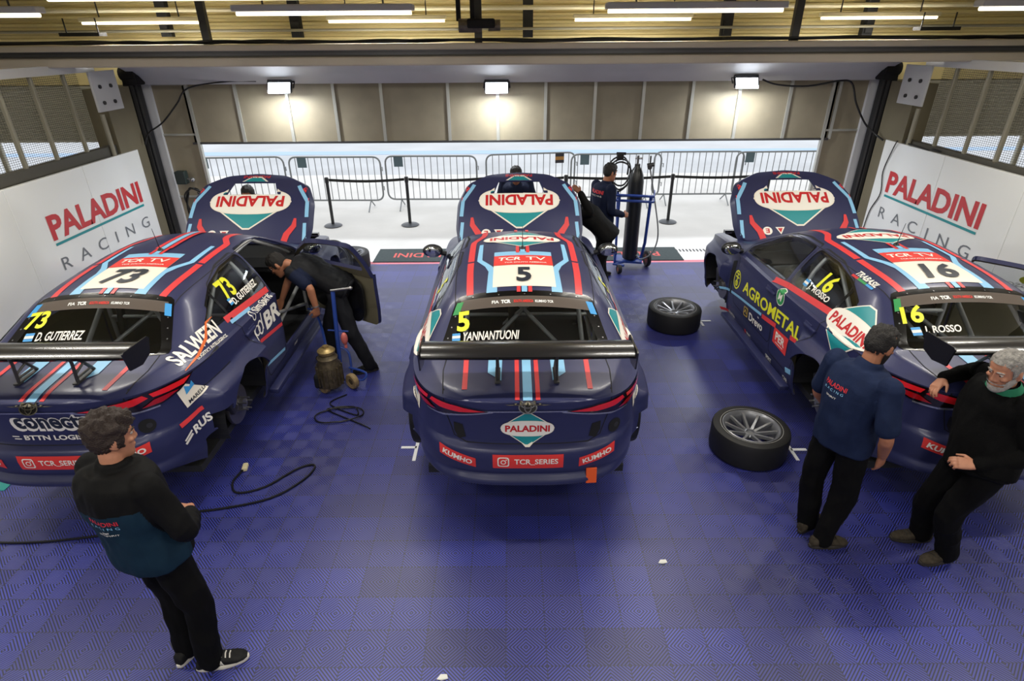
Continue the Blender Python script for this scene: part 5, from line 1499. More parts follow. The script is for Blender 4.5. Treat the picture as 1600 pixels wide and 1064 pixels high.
def person(label, loc, rz, J, top, bottom, skin=None, hair=None, vox=.007, k=1.0, beard=None, group=None, hands=None, sleeve='long', face=(0,1,0), shoes=None, bulk=1.0, belly=0., fine=True, glasses=False, hair_kw={}, headup=(0,0,1), post=None, trunk_top=None):
    skin = skin or M_skin
    base = dict(pelvis=(0,0,.95), chest=(0,.0,1.27), neck=(0,-.005,1.475), head=(0,.03,1.615), sh_l=(-.175,-.01,1.41), sh_r=(.175,-.01,1.41), el_l=(-.25,-.04,1.13), el_r=(.25,-.04,1.13),
                wr_l=(-.24,.10,.90), wr_r=(.24,.10,.90), hip_l=(-.09,0,.93), hip_r=(.09,0,.93), kn_l=(-.10,.03,.50), kn_r=(.10,.03,.50), an_l=(-.10,-.03,.09), an_r=(.10,-.03,.09), toe_l=(-.15,1), toe_r=(.15,1))
    base.update(J); J = {a: tuple(x*k for x in b) if not a.startswith('toe') else b for a, b in base.items()}
    V = lambda n: Vector(J[n])
    HM = basis(face, headup)
    # ---- body: one continuous skin
    mb = MB(); rr = torso_rings(J, -.02, bulk=bulk, belly=belly)
    mb.loft([ringpts(p, r, f, w, d) for p, r, f, w, d in rr])
    hc = V('head'); limb(mb, [V('neck')-Vector((0,0,.04)), V('neck').lerp(hc, .35), hc-HM @ Vector((0,.01,.05))], [.052,.056,.054], 14)
    head_shape(mb, hc, HM, k)
    for e in 'lr':
        s = -1 if e == 'l' else 1
        limb(mb, [V('sh_'+e), V('sh_'+e).lerp(V('el_'+e), .5), V('el_'+e), V('el_'+e).lerp(V('wr_'+e), .4), V('wr_'+e)], [.05,.046,.040,.040,.028])
        h = (hands or {}).get(e)
        if h is None: dd = (V('wr_'+e)-V('el_'+e)).normalized(); h = dict(d=dd, n=Vector((-s*.9,.2,0)))
        if not h.get('hide'): hand_shape(mb, J['wr_'+e], h['d'], h['n'], h.get('side', s), h.get('curl', .55), thumb=h.get('thumb', .5))
        limb(mb, [V('hip_'+e), V('hip_'+e).lerp(V('kn_'+e), .5), V('kn_'+e), V('kn_'+e).lerp(V('an_'+e), .35), V('an_'+e)], [.075,.066,.05,.046,.036])
    me = fuse('person', mb, vox, skin, smooth=3)
    root = obj('person', me, None, (loc[0], loc[1], loc[2] if len(loc) > 2 else 0), (0, 0, rz)); tag(root, label, 'person', group)
    # ---- top
    tb = MB(); rr = torso_rings(J, trunk_top or .026, bulk=bulk, belly=belly)
    tb.loft([ringpts(p, r, f, w, d, 24, .9) for p, r, f, w, d in rr[1:-1]])
    for e in 'lr':
        S, E, Wr = V('sh_'+e), V('el_'+e), V('wr_'+e)
        if sleeve == 'long': limb(tb, [S, S.lerp(E, .5), E, E.lerp(Wr, .5), Wr-(Wr-E).normalized()*.015], [.074,.064,.056,.052,.042])
        elif sleeve == 'short': limb(tb, [S, S.lerp(E, .4), S.lerp(E, .8)], [.074,.066,.064])
        else: tb.sphere(S, .075, 14, 10)
    # collar
    nk = V('neck'); tb.loft([ringpts(nk+(hc-nk)*q-Vector((0,0,.03)), HM.col[0], HM.col[1], w, w*1.02, 20) for q, w in ((-.2,.095),(.1,.078),(.38,.070))])
    top_me = fuse('top', tb, vox*1.15, top[1], smooth=5, folds=.015 if fine else .007, seed=len(label))
    topo = obj(top[0], top_me, root)
    # ---- trousers
    pb = MB(); rr = torso_rings(J, .012, bulk=bulk, belly=belly*.5); pb.loft([ringpts(p, r, f, w, d, 24, .9) for p, r, f, w, d in rr[0:5]])
    for e in 'lr':
        H, K, A = V('hip_'+e), V('kn_'+e), V('an_'+e)
        limb(pb, [H-Vector((0,0,.01)), H.lerp(K, .5), K, K.lerp(A, .5), A-Vector((0,0,.02))], [.098,.088,.075,.070,.066])
    bo_me = fuse('bottom', pb, vox*1.15, bottom[1], smooth=5, folds=.019 if fine else .010, seed=len(label)+3)
    boto = obj(bottom[0], bo_me, root)
    sh = shoes or (M_shoe, M_soled, None)
    for e in 'lr': shoe_parts(root, J['an_'+e], J['toe_'+e], sh[0], sh[1], .28*k, sh[2] if len(sh) > 2 and e == 'r' else None)
    if hair: obj('hair', hair_mesh('hair', hc, HM, hair, k, **hair_kw), root)
    if beard: obj('beard', beard_mesh('beard', hc, HM, beard, k), root)
    eb = MB()
    for s in (-1, 1): eb.sphere(hc+HM @ (Vector((s*.030,.0765,.008))*k), .0105*k, 10, 8)
    eo = eb.build('eyes', M_eye, root, 60)
    ib = MB()
    for s in (-1, 1): ib.sphere(hc+HM @ (Vector((s*.030,.0845,.007))*k), .0052*k, 8, 6)
    ib.build('irises', M_iris, eo, 60)
    bb = MB()
    for s in (-1, 1): bb.tube([hc+HM @ (Vector((s*x,y,z))*k) for x, y, z in ((.014,.092,.027),(.03,.092,.032),(.048,.078,.026))], [.004*k,.005*k,.003*k], 6)
    if hair: bb.build('eyebrows', M_hairb if hair is not M_hairg else M_hairg, root, 60)
    if glasses:
        gb = MB()
        for s in (-1, 1):
            gb.tube([hc+HM @ Vector((s*.030+.024*math.cos(a), .101, .008+.018*math.sin(a))) for a in [2*PI*i/16 for i in range(16)]], .003, 6, closed=True)
            gb.tube([hc+HM @ Vector(p) for p in ((s*.054,.10,.012),(s*.075,.07,.012),(s*.08,.0,.008))], .003, 6)
        gb.build('glasses', M_black, root, 50)
    root['_'] = 0; del root['_']
    return root, J, topo, boto, HM

def back_print(topo, origin, U, V, D, layers, nm='back_lettering'):
    bm = bmesh.new(); bm.from_mesh(topo.data); b = BVHTree.FromBMesh(bm); bm.free()
    return obj(nm, decal_mesh(nm, layers, origin, U, V, D, b, grid=.03, off=.002), topo)

# --- man with his back to us, bottom left
def fila(up, g, d, s):
    o = g+d*.03+Vector((0,0,.055)); U = d; Dn = s*-1
    bm = bmesh.new(); bm.from_mesh(up.data); b = BVHTree.FromBMesh(bm); bm.free()
    obj('shoe_lettering', decal_mesh('shoe_lettering', [(text2d('FILA', .085, .035, bold=.03), M_sole)], o+s*.2, U, (0,0,1), Dn, b, grid=.02, off=.002), up)
rt, J, topo, boto, HM = person('man in black and dark teal jacket seen from behind, hands in front', (-1.90, 2.25), R(-22),
    dict(pelvis=(0,-.01,.97), chest=(-.02,-.03,1.28), neck=(-.03,-.02,1.48), head=(-.03,.02,1.62), sh_l=(-.20,-.02,1.41), sh_r=(.17,-.03,1.41), el_l=(-.27,.02,1.13), el_r=(.275,.02,1.12), wr_l=(-.06,.19,1.02), wr_r=(.05,.21,1.0),
         hip_l=(-.09,0,.95), hip_r=(.09,0,.95), kn_l=(-.07,.05,.51), kn_r=(.13,.03,.51), an_l=(-.06,-.0,.09), an_r=(.13,.0,.09), toe_l=(-.1,1), toe_r=(.95,.75)),
    ('jacket', M_jteal), ('trousers', M_trk), M_skin, M_hair, vox=.006, bulk=1.12, trunk_top=.034, face=(.42,.9,-.12), hands=dict(l=dict(d=(.8,.3,-.2), n=(0,-.3,-1)), r=dict(d=(-.8,.4,-.2), n=(0,-.3,-1))), shoes=(M_shoe, M_sole, fila),
    hair_kw=dict(top=.030, side=.010, tuft=.016, seed=3))
# black yoke and sleeves over the teal back panel
me = topo.data; me.materials.append(M_jblack)
for p in me.polygons:
    c = p.center
    arm = False
    for e in 'lr':
        S, E, W_ = Vector(J['sh_'+e]), Vector(J['el_'+e]), Vector(J['wr_'+e])
        for a_, b_, r_ in ((S, E, .085), (E, W_, .08)):
            t_ = max(0, min(1, (c-a_).dot(b_-a_)/(b_-a_).length_squared))
            if (c-a_.lerp(b_, t_)).length < r_: arm = True
    if c.z > 1.30+.02*math.sin(c.x*8) or arm or c.y > .07: p.material_index = 1
back_print(topo, Vector((.03,-1,1.275)), (1,0,0), (0,0,1), (0,1,0), [(text2d('PALADINI', .15, .026, bold=.02), M_red), (text2d('RACING', .15, .016, cx=0, cy=-.03, spacing=1.6), L_blue), (text2d('SIMSPIRIT', .10, .010, cx=.01, cy=-.075), L_white), (text2d('SPIRIT', .03, .012, cx=.01, cy=-.056, bold=.02), L_white)])

# --- man in navy polo, right
rt, J, topo, boto, HM = person('bearded man in navy polo shirt, hand in pocket, beside car 16', (2.20, 3.16), R(-66),
    dict(pelvis=(0,.0,.96), chest=(0,.0,1.27), neck=(0,.02,1.47), head=(0,.08,1.60), sh_l=(-.19,.0,1.41), sh_r=(.20,-.02,1.41), el_l=(-.27,.02,1.13), el_r=(.29,-.05,1.12), wr_l=(-.25,.18,.92), wr_r=(.23,.08,.90), kn_l=(-.12,.0,.5), kn_r=(.10,.04,.5), an_l=(-.09,.04,.09), an_r=(.08,.0,.09), toe_l=(-.2,1), toe_r=(.35,1)),
    ('polo_shirt', M_navy), ('trousers', M_trk), M_skin2, M_hairb, vox=.006, beard=M_hairb, sleeve='short', face=(.05,.9,-.35), hands=dict(r=dict(d=(-.1,.25,-.9), n=(-1,0,0), curl=.3)), shoes=(M_shoeb, M_soled), bulk=1.03, belly=.03, hair_kw=dict(top=.015, side=.005, tuft=.010, seed=8))
back_print(topo, Vector((-.05,-1,1.335)), (1,0,0), (0,0,1), (0,1,0), [(text2d('PALADINI', .16, .03, bold=.02), M_red), (text2d('RACING', .14, .016, cx=0, cy=-.035, spacing=1.6), L_blue), (text2d('SPIRIT', .08, .012, cx=.0, cy=-.075), L_white)])

# --- grey-haired man leaning on the boot of car 16
rt, J, topo, boto, HM = person('grey-haired man in black fleece with green collar, elbow on car 16', (3.03, 3.03), R(92),
    dict(pelvis=(-.10,.08,.93), chest=(.0,.02,1.22), neck=(-.02,.05,1.415), head=(-.06,.13,1.55), sh_l=(-.19,.03,1.36), sh_r=(.19,-.04,1.365), el_l=(-.27,-.03,1.08), el_r=(.42,-.16,1.26), wr_l=(-.22,.22,.97), wr_r=(.36,.10,1.235), hip_l=(-.19,.08,.90), hip_r=(-.01,.08,.90), kn_l=(-.13,.16,.48), kn_r=(.05,.16,.48), an_l=(-.08,.0,.09), an_r=(.11,.06,.09), toe_l=(-.15,1), toe_r=(.1,1)),
    ('fleece', M_fleece), ('trousers', M_trk), M_skin, M_hairg, vox=.006, beard=mat('grey_beard', 'a09a94', .8, noise=.25, nscale=80), face=(-.25,.9,-.25), hands=dict(l=dict(d=(.45,.85,-.1), n=(.5,-.2,-.8), curl=.8), r=dict(d=(-.35,.75,-.55), n=(-.2,-.6,-.8), curl=.5)), shoes=(M_shoeb, M_soled), bulk=1.12, belly=.03, hair_kw=dict(top=.012, side=.004, tuft=.008, seed=5, line=.07))
cb = MB(); nk = Vector(J['neck']); hc = Vector(J['head'])
rg = [ringpts(nk+(hc-nk)*q-Vector((0,0,.03)), HM.col[0], HM.col[1], w, w*1.02, 20) for q, w in ((.0,.100),(.25,.088),(.5,.078))]
cb.loft(rg, cap=False); 
for s in (-1, 1): cb.prism([(0,0),(.001,.001),(.0,.002)], 'X', 0, .001)
f = nk+HM.col[1]*.09-Vector((0,0,.045))
for s in (-1, 1): cb.add([f+HM.col[0]*s*.0, f+HM.col[0]*s*.085+Vector((0,0,.05))-HM.col[1]*.03, f+HM.col[0]*s*.075-Vector((0,0,.06))+HM.col[1]*.012], [(0,1,2)])
cb.build('collar', M_collar, root if False else rt, 60)

# --- mechanic bent into car 73
rt, J, topo, boto, HM = person('mechanic in black vest bending into the open door of car 73', (-1.84, 5.80), R(86),
    dict(pelvis=(0,-.03,.97), chest=(0,.27,1.13), neck=(.0,.46,1.20), head=(-.02,.61,1.20), sh_l=(-.18,.40,1.17), sh_r=(.16,.42,1.17), el_l=(-.27,.20,1.05), el_r=(.16,.60,.98), wr_l=(-.26,.17,.82), wr_r=(.10,.70,.75), hip_l=(-.10,0,.93), hip_r=(.10,.0,.93), kn_l=(-.16,-.12,.50), kn_r=(.06,.18,.50), an_l=(-.13,-.27,.09), an_r=(.08,.24,.09), toe_l=(-.5,1), toe_r=(.1,1)),
    ('vest', M_vest), ('trousers', M_trg), M_skin2, M_hairb, vox=.007, sleeve='short', face=(-.25,.75,-.62), headup=(0,.6,.8), hands=dict(l=dict(d=(.1,.15,-1), n=(.6,.6,0), curl=.9)), shoes=(M_shoe, M_soled), glasses=True, hair_kw=dict(top=.016, side=.005, tuft=.006, seed=2))
me = topo.data; me.materials.append(M_navy2)
shl, shr = Vector(J['sh_l']), Vector(J['sh_r'])
for p in me.polygons:
    for S, E in ((shl, Vector(J['el_l'])), (shr, Vector(J['el_r']))):
        if (p.center-S).dot((E-S).normalized()) > .035 and (p.center-S).length < .3 and abs((p.center-S).cross((E-S).normalized()).length) < .1: p.material_index = 1
wb = MB(); w = Vector(J['wr_l']); dd = (w-Vector(J['el_l'])).normalized(); a, b_ = frame_from(dd)
wb.tube([w-dd*.02+(a*math.cos(t)+b_*math.sin(t))*.034 for t in [2*PI*i/16 for i in range(16)]], .008, 6, closed=True)
wb.build('wrist_watch', M_steel, rt, 50)

# --- man walking by the bottle trolley
rt, J, topo, boto, HM = person('man in navy sweatshirt walking beside the gas bottle trolley', (1.32, 8.35), R(-62),
    dict(pelvis=(0,0,.96), chest=(0,.0,1.27), neck=(0,.02,1.47), head=(.02,.07,1.61), el_r=(.24,-.02,1.12), wr_r=(.19,.22,1.02), el_l=(-.25,.02,1.12), wr_l=(-.2,.20,.95), kn_l=(-.10,.10,.52), kn_r=(.10,.0,.5), an_l=(-.09,.12,.09), an_r=(.09,-.18,.10), toe_l=(-.1,1), toe_r=(.1,1)),
    ('sweatshirt', M_navy2), ('trousers', M_trk), M_skin2, M_hairb, vox=.009, fine=False, face=(.1,.95,-.12), hands=dict(r=dict(d=(-.1,.9,-.1), n=(-1,0,-.3), curl=.9)), shoes=(M_shoe, M_soled), hair_kw=dict(top=.018, side=.006, tuft=.008, seed=6))
back_print(topo, Vector((.0,-1,1.36)), (1,0,0), (0,0,1), (0,1,0), [(text2d('PALADINI', .26, .05, bold=.03), M_red), (text2d('RACING', .22, .022, cx=0, cy=-.055, spacing=1.6), L_white)])
sb = MB()
for e, s in (('l',-1),('r',1)):
    H, K, A = Vector(J['hip_'+e]), Vector(J['kn_'+e]), Vector(J['an_'+e]); o_ = Vector((s*.085,0,0))
    sb.tube(catmull([H+o_*1.15, K+o_*.95, A+o_*.85], 5), .007, 5)
sb.build('trouser_stripes', mat('grey_stripe','8a8c90',.7), boto, 50)

# --- man bent over the engine of car 5
person('man in black jacket reaching up to the raised bonnet of car 5', (1.27, 7.62), R(72),
    dict(pelvis=(0,-.02,.95), chest=(0,.22,1.17), neck=(0,.40,1.27), head=(0,.52,1.33), sh_l=(-.18,.30,1.25), sh_r=(.18,.32,1.27), el_l=(-.20,.20,1.28), el_r=(.2,.45,1.0), wr_l=(-.19,.34,1.52), wr_r=(.1,.6,.95), kn_l=(-.1,.06,.5), kn_r=(.1,.06,.5)),
    ('jacket', M_jblack), ('trousers', M_trk), mat('brown_skin', '7a4f38', .55), M_hairb, vox=.009, fine=False, face=(0,.8,-.5), headup=(0,.5,.85), hands=dict(l=dict(d=(.2,.7,.5), n=(.6,-.1,-.8), curl=.5)), hair_kw=dict(top=.016, side=.006, tuft=.006))
# --- man in front of car 5
person('man in navy top standing in front of car 5, behind its raised bonnet', (.08, 8.62), R(178),
    dict(pelvis=(0,-.05,.95), chest=(0,.05,1.25), neck=(0,.12,1.44), head=(0,.20,1.57), el_l=(-.27,.12,1.13), el_r=(.27,.12,1.13), wr_l=(-.12,.38,1.12), wr_r=(.12,.38,1.12)),
    ('sweatshirt', M_navy2), ('trousers', M_trk), M_skin2, M_hairb, vox=.009, fine=False, face=(0,.8,-.55), hair_kw=dict(top=.02, side=.008, tuft=.006))
# --- man behind the bonnet of car 73
person('man in navy top leaning over the engine of car 73, seen through its bonnet', (-3.62, 8.55), R(180),
    dict(pelvis=(0,.0,.95), chest=(0,.20,1.17), neck=(0,.36,1.28), head=(0,.45,1.39), sh_l=(-.18,.30,1.26), sh_r=(.18,.30,1.26), el_l=(-.28,.4,1.05), el_r=(.28,.4,1.05), wr_l=(-.15,.62,.98), wr_r=(.15,.62,.98)),
    ('sweatshirt', M_navy2), ('trousers', M_trk), M_skin2, M_hairb, vox=.009, fine=False, face=(0,.98,-.05), hair_kw=dict(top=.02, side=.008, tuft=.006))
# ---------------------------------------------------------------- loose wheels
make_wheel(None, 'racing wheel lying flat on the floor, nearer the camera, beside car 16', (2.10, 4.22, .129), (0, 0, .3), 'loose racing wheels')
make_wheel(None, 'racing wheel lying flat on the floor, farther from the camera, left of car 16', (2.07, 6.78, .129), (0, 0, .9), 'loose racing wheels')
make_wheel(None, 'racing wheel lying flat by the mat, behind the open door of car 73', (-2.62, 9.0, .129), (0, 0, .2), 'loose racing wheels')
make_wheel(None, 'racing wheel standing on its tread behind the open door of car 73', (-2.70, 8.3, .332), (R(78), 0, R(55)), 'loose racing wheels')
# ---------------------------------------------------------------- floor marks, mats, cables
M_tape = mat('white_tape', 'dfe0e4', .6)
for i, (x, y, fl_, lab) in enumerate(((-.87, 4.25, 1, 'left of the rear of car 5'), (2.49, 4.22, -1, 'beside the nearer loose wheel'), (2.45, 6.9, -1, 'beside the farther loose wheel'))):
    b = MB(); b.box((0, 0, .003), (.03, .34, .004)); b.box((-.07*fl_, .02*fl_, .003), (.14, .03, .004))
    tag(b.build('floor_tape_mark', M_tape, None, None, (x, y, 0)), 'white T of tape on the blue floor, '+lab, 'tape mark', 'tape marks on the floor')
M_mat = mat('dark_green_grey_mat', '3a4446', .9, noise=.12, nscale=30)
for x, e in ((-1.42, 'left of car 5'), (1.98, 'right of car 5 under the trolley')):
    t = thing('door_mat', 'grey mat with red lettering at the door, '+e, 'mat', (x, 9.53, 0), 0, 'lettered mats at the door')
    b = MB(); b.box((0, 0, .008), (1.75, .66, .014), bev=.005); b.build('mat', M_mat, t)
    decal('mat_lettering', [(text2d('PALADINI', 1.1, .22, bold=.02, flip=True, cx=-.02), mat('mat_red_print', 'd0605c', .8))], (0, -.02, .0155), (1,0,0), (0,1,0), (0,0,-1), None, t, off=.001)
def cable(nm, pts, r, m, label, cat='cable'):
    b = MB(); b.tube(catmull(pts, 6), r, 6); return tag(b.build(nm, m, None, 60), label, cat)
cable('extension_cable', [(-4.2,3.2,.01),(-3.6,3.16,.01),(-3.0,3.25,.01),(-2.75,3.42,.01),(-2.3,3.5,.01),(-1.95,3.62,.01),(-1.75,3.85,.01),(-1.72,4.02,.01),(-1.85,3.98,.01),(-2.05,3.75,.01),(-2.25,3.68,.01),(-2.34,3.8,.012),(-2.32,3.93,.02)], .009, M_cable, 'black extension cable snaking over the blue floor behind car 73')
t = thing('plug_socket', 'cream plug socket at the end of the floor cable', 'plug', (-2.31, 3.99, .02))
b = MB(); b.box((0,0,0), (.045,.085,.035), rot=(0,0,.2), bev=.01); b.build('body', mat('cream_plastic','d8cda6',.5), t)
b = MB(); b.cyl((-.01,-.055,0),(-.005,-.035,0),.011,8); b.build('strain_relief', M_cable, t)
pts = []
for i in range(34):
    a = i*.42; r = .16+.03*math.sin(i*.9)
    pts.append((-1.62+r*1.2*math.cos(a)+.01*i*.3-.12, 4.78+r*.9*math.sin(a), .012+.004*(i % 3)))
cable('coiled_cable', [(-1.72,5.15,.012),(-1.85,4.98,.012)]+pts[:22]+[(-1.45,4.62,.012),(-1.35,4.55,.012)], .007, M_cable, 'thin black cable loosely coiled on the floor behind the motor trolley')
# ---------------------------------------------------------------- motor on a hand trolley
t = thing('motor_trolley', 'oily brown electric motor on a blue two-wheeled hand trolley', 'trolley', (-1.84, 5.30, 0), R(-8))
M_oil = mat('oily_brown_metal', '5c5240', .5, .5, noise=.4, nscale=25, bump=.3, bscale=60); M_bl = mat('blue_tube_paint', '24408f', .4)
M_tan = mat('tan_rubber', '8f7a56', .6, noise=.2, nscale=20)
b = MB(); b.tube([(.0,.10,.10),(.0,.14,.55),(.0,.20,1.02)], .022, 8); b.tube([(-.16,.05,.08),(.16,.05,.08)], .018, 8); b.tube(catmull([(.12,.1,.12),(.1,.14,.35),(.02,.14,.42)],4), .012, 6); b.tube(catmull([(.15,.06,.1),(.28,.0,.12),(.30,.05,.18),(.1,.1,.2)],4), .012, 6); b.tube([(-.1,.16,.60),(.12,.16,.60)], .009, 6); b.build('frame', M_bl, t, 50)
b = MB(); b.tube([(-.02,.205,1.03),(.2,.17,1.08)], .014, 8); b.sphere((.21,.168,1.083), .02); b.build('grip', M_steel, t, 50)
b = MB(); b.lathe([(0,-.19),(.08,-.19),(.115,-.16),(.12,-.05),(.12,.08),(.10,.12),(.105,.16),(.06,.2),(0,.2)], n=24); b.v = [(x-.05,y-.05,z+.24) for x,y,z in b.v]
for k in range(14):
    a = 2*PI*k/14; b.box((-.05+.125*math.cos(a), -.05+.125*math.sin(a), .2), (.02,.012,.22), rot=(0,0,a))
b.build('motor_body', M_oil, t, 40)
b = MB(); b.lathe([(0,.0),(.06,.0),(.085,.02),(.09,.05),(.06,.075),(.03,.08),(.03,.10),(0,.10)], n=20); b.v = [(x-.05,y-.05,z+.43) for x,y,z in b.v]; b.build('motor_cap', mat('worn_brass', '9a8558', .4, .6, noise=.3, nscale=30), t, 40)
b = MB(); b.box((-.12,-.08,.14),(.16,.14,.16),bev=.03); b.build('pump_head', M_blackm, t)
for s in (-1, 1):
    w = obj('wheel', None, t, (.02+s*.13, -.10 if s < 0 else .02, .085), (0, R(90), R(60)))
    b = MB(); b.lathe([(.035,-.025),(.075,-.03),(.085,-.02),(.085,.02),(.075,.03),(.035,.025),(.035,-.025)], n=28); b.build('tyre', M_tan, w, 40)
    b = MB(); b.lathe([(0,-.02),(.04,-.02),(.045,0),(.04,.022),(.02,.03),(0,.03)], n=20); b.build('hub', M_oil, w, 40)
b = MB(); b.tube([(.06,.13,.50),(.1,.1,.50),(.1,.1,.44)], .016, 8); b.sphere((.1,.09,.55), (.035,.035,.07)); b.build('gauge', mat('red_white_gauge','b8605a',.4), t, 50)
cable('blue_air_hose', [(-2.28,5.98,.62),(-2.2,5.95,.60),(-2.08,5.75,.52),(-1.98,5.5,.35),(-1.97,5.36,.22),(-1.94,5.34,.2)], .014, M_bl, 'blue hose running from the motor trolley into car 73', 'hose')
# ---------------------------------------------------------------- gas bottle trolley
t = thing('gas_bottle_trolley', 'blue trolley carrying a tall black gas bottle by the pit door', 'trolley', (1.86, 8.9, 0), R(-12))
b = MB()
for z, y0 in ((1.20,-.22),(1.12,-.22)): b.tube([(-.26,.14,z),(-.26,y0,z),(.30,y0,z),(.30,.14,z)], .02, 8)
b.tube([(.26,-.1,1.18),(.24,.08,.4),(.20,.12,.12)], .024, 8); b.tube([(-.2,-.22,1.18),(-.2,-.22,.12)], .018, 8)
b.tube([(-.2,-.22,.12),(.22,.12,.14)], .022, 8); b.tube([(-.24,.14,1.18),(-.2,.14,.15)], .02, 8); b.tube([(-.22,-.22,.12),(-.05,-.3,.13)], .02, 8)
b.box((0,.05,.12),(.44,.3,.03)); b.build('frame', M_bl, t, 50)
b = MB(); b.lathe([(0,.15),(.09,.15),(.112,.17),(.115,.22),(.115,1.36),(.10,1.46),(.07,1.54),(.042,1.58),(.04,1.62),(0,1.62)], n=28); b.v = [(x+.02,y+.0,z) for x,y,z in b.v]; bt = b.build('gas_bottle', mat('black_bottle_paint','17191c',.35), t, 40)
b = MB(); b.cyl((.02,0,1.62),(.02,0,1.74),.018,8); b.cyl((-.02,0,1.70),(.09,0,1.70),.014,8); b.build('valve', M_steel, bt, 40)
b = MB(); b.cyl((.16,0,1.60),(.26,0,1.62),.03,12); b.cyl((.2,0,1.62),(.2,0,1.74),.012,8); b.cyl((.2,-.03,1.58),(.2,.0,1.58),.035,14); b.build('regulator', M_dsteel, bt, 40)
b = MB(); b.tube(catmull([(-.27+(.15+.06*math.sin(k*.7))*math.cos(a), -.02+.03*(k % 3), 1.46+(.20+.07*math.sin(k*.7+.5))*math.sin(a)) for k, a in enumerate([2*PI*i/10 for i in range(30)])], 3), .013, 6); b.build('hose_coil', M_cable, t, 60)
b = MB(); b.box((-.24,0,1.72),(.1,.08,.1),bev=.02); b.cyl((-.3,0,1.76),(-.16,0,1.76),.02,8); b.build('hose_hook', M_blackm, t)
b = MB(); b.tube(catmull([(.2,0,1.58),(.32,-.05,1.1),(.42,-.1,.6),(.36,-.15,.32),(.2,-.2,.22),(.12,-.2,.28)], 6), .012, 6); b.build('gas_hose', mat('grey_hose','6c6f74',.5), t, 60)
for x, y, r in ((.30,.12,.13),(-.12,-.30,.07)):
    w = obj('wheel', None, t, (x, y, r), (0, R(90), R(20)))
    b = MB(); b.lathe([(r*.55,-.025),(r*.9,-.03),(r,-.018),(r,.018),(r*.9,.03),(r*.55,.025),(r*.55,-.025)], n=28); b.build('tyre', M_rubber, w, 40)
    b = MB(); b.lathe([(0,-.02),(r*.6,-.02),(r*.6,.02),(0,.025)], n=20); b.build('hub', mat('red_brown_hub','7a3a2c',.5), w, 40)
# ---------------------------------------------------------------- queue posts and belt
PX = [(-3.52,11.35),(-2.0,11.37),(-.45,11.40),(1.06,11.42),(3.12,11.45),(5.0,11.5)]
PXN = ['behind car 73', 'second from the left', 'third from the left, behind car 5', 'fourth from the left, near the trolley', 'between the trolley and car 16', 'behind car 16']
for (x, y), lab in zip(PX, PXN):
    t = thing('barrier_post', 'black belt barrier post on a round grey base, '+lab, 'barrier post', (x, y, 0), 0, 'belt barrier posts outside the door')
    b = MB(); b.lathe([(0,0),(.17,0),(.175,.012),(.15,.028),(.05,.045),(0,.05)], n=32); b.build('base', mat('grey_base','54575c',.4,.5), t, 40)
    b = MB(); b.cyl((0,0,.04),(0,0,.90),.03,16); b.build('post', M_black, t, 40)
    b = MB(); b.lathe([(0,0),(.036,0),(.038,.09),(.03,.105),(0,.11)], n=20); b.v=[(p,q,z+.84) for p,q,z in b.v]; b.build('belt_head', M_black, t, 40)
for (a, c_), lab in zip(zip(PX, PX[1:]), ('left of car 5', 'left half behind car 5', 'right half behind car 5', 'between trolley and car 16', 'behind car 16')):
    b = MB(); n = 10
    a = (a[0]+.04, a[1]); c_ = (c_[0]-.04, c_[1])
    P = [(a[0]+(c_[0]-a[0])*i/n, a[1]+(c_[1]-a[1])*i/n, .895-.03*math.sin(PI*i/n)) for i in range(n+1)]
    b.loft([[(p[0],p[1]-.001,p[2]-.025),(p[0],p[1]+.001,p[2]-.025),(p[0],p[1]+.001,p[2]+.025),(p[0],p[1]-.001,p[2]+.025)] for p in P])
    tag(b.build('barrier_belt', M_blackm), 'black belt stretched between two barrier posts, '+lab, 'belt', 'belts between the barrier posts')
# ---------------------------------------------------------------- crowd barriers
M_bar = mat('dull_galvanised_tube', '85898c', .45, .4)
def crowd_barrier_parts():
    P = {}
    W, H = 1.92, .92; x0, z0, z1 = W/2, .2, 1.1
    loop = round_poly([(-x0,z0),(x0,z0),(x0,z1),(-x0,z1)], .16, 6)
    b = MB(); b.tube([(x,0,z) for x,z in loop], .019, 8, closed=True); P['frame'] = b.mesh('frame', M_bar, 60)
    b = MB(); b.cyl((0,0,z0),(0,0,z1),.008,6); P['bar'] = b.mesh('bar', M_bar, 60)
    b = MB(); b.tube([(0,-.28,.015),(0,-.04,.17),(0,0,.2),(0,.04,.17),(0,.28,.015)], .014, 6); P['foot'] = b.mesh('foot', M_bar, 60)
    b = MB(); b.box((0,-.022,.0),(.19,.006,.20)); P['plate'] = b.mesh('sign_plate', mat('grey_green_plate','4f626c',.6))
    b = MB(); b.box((0,-.022,.0),(.19,.006,.20)); b.mi = 1; b.box((0,-.026,.0),(.19,.004,.07)); P['plate2'] = b.mesh('sign_plate', [mat('dark_plate','2c2a33',.6), mat('ochre_plate_band','a5763c',.6)])
    b = MB(); b.tube([(0,-.03,0),(.04,-.03,0),(.04,-.03,-.08)], .010, 6); P['hook'] = b.mesh('hook', M_bar, 60)
    return P
CB = crowd_barrier_parts()
BL = ['first from the left, partly behind car 73', 'second from the left', 'third from the left', 'fourth from the left, behind car 5', 'fifth, behind the trolley', 'sixth, left of car 16', 'last on the right, behind car 16']
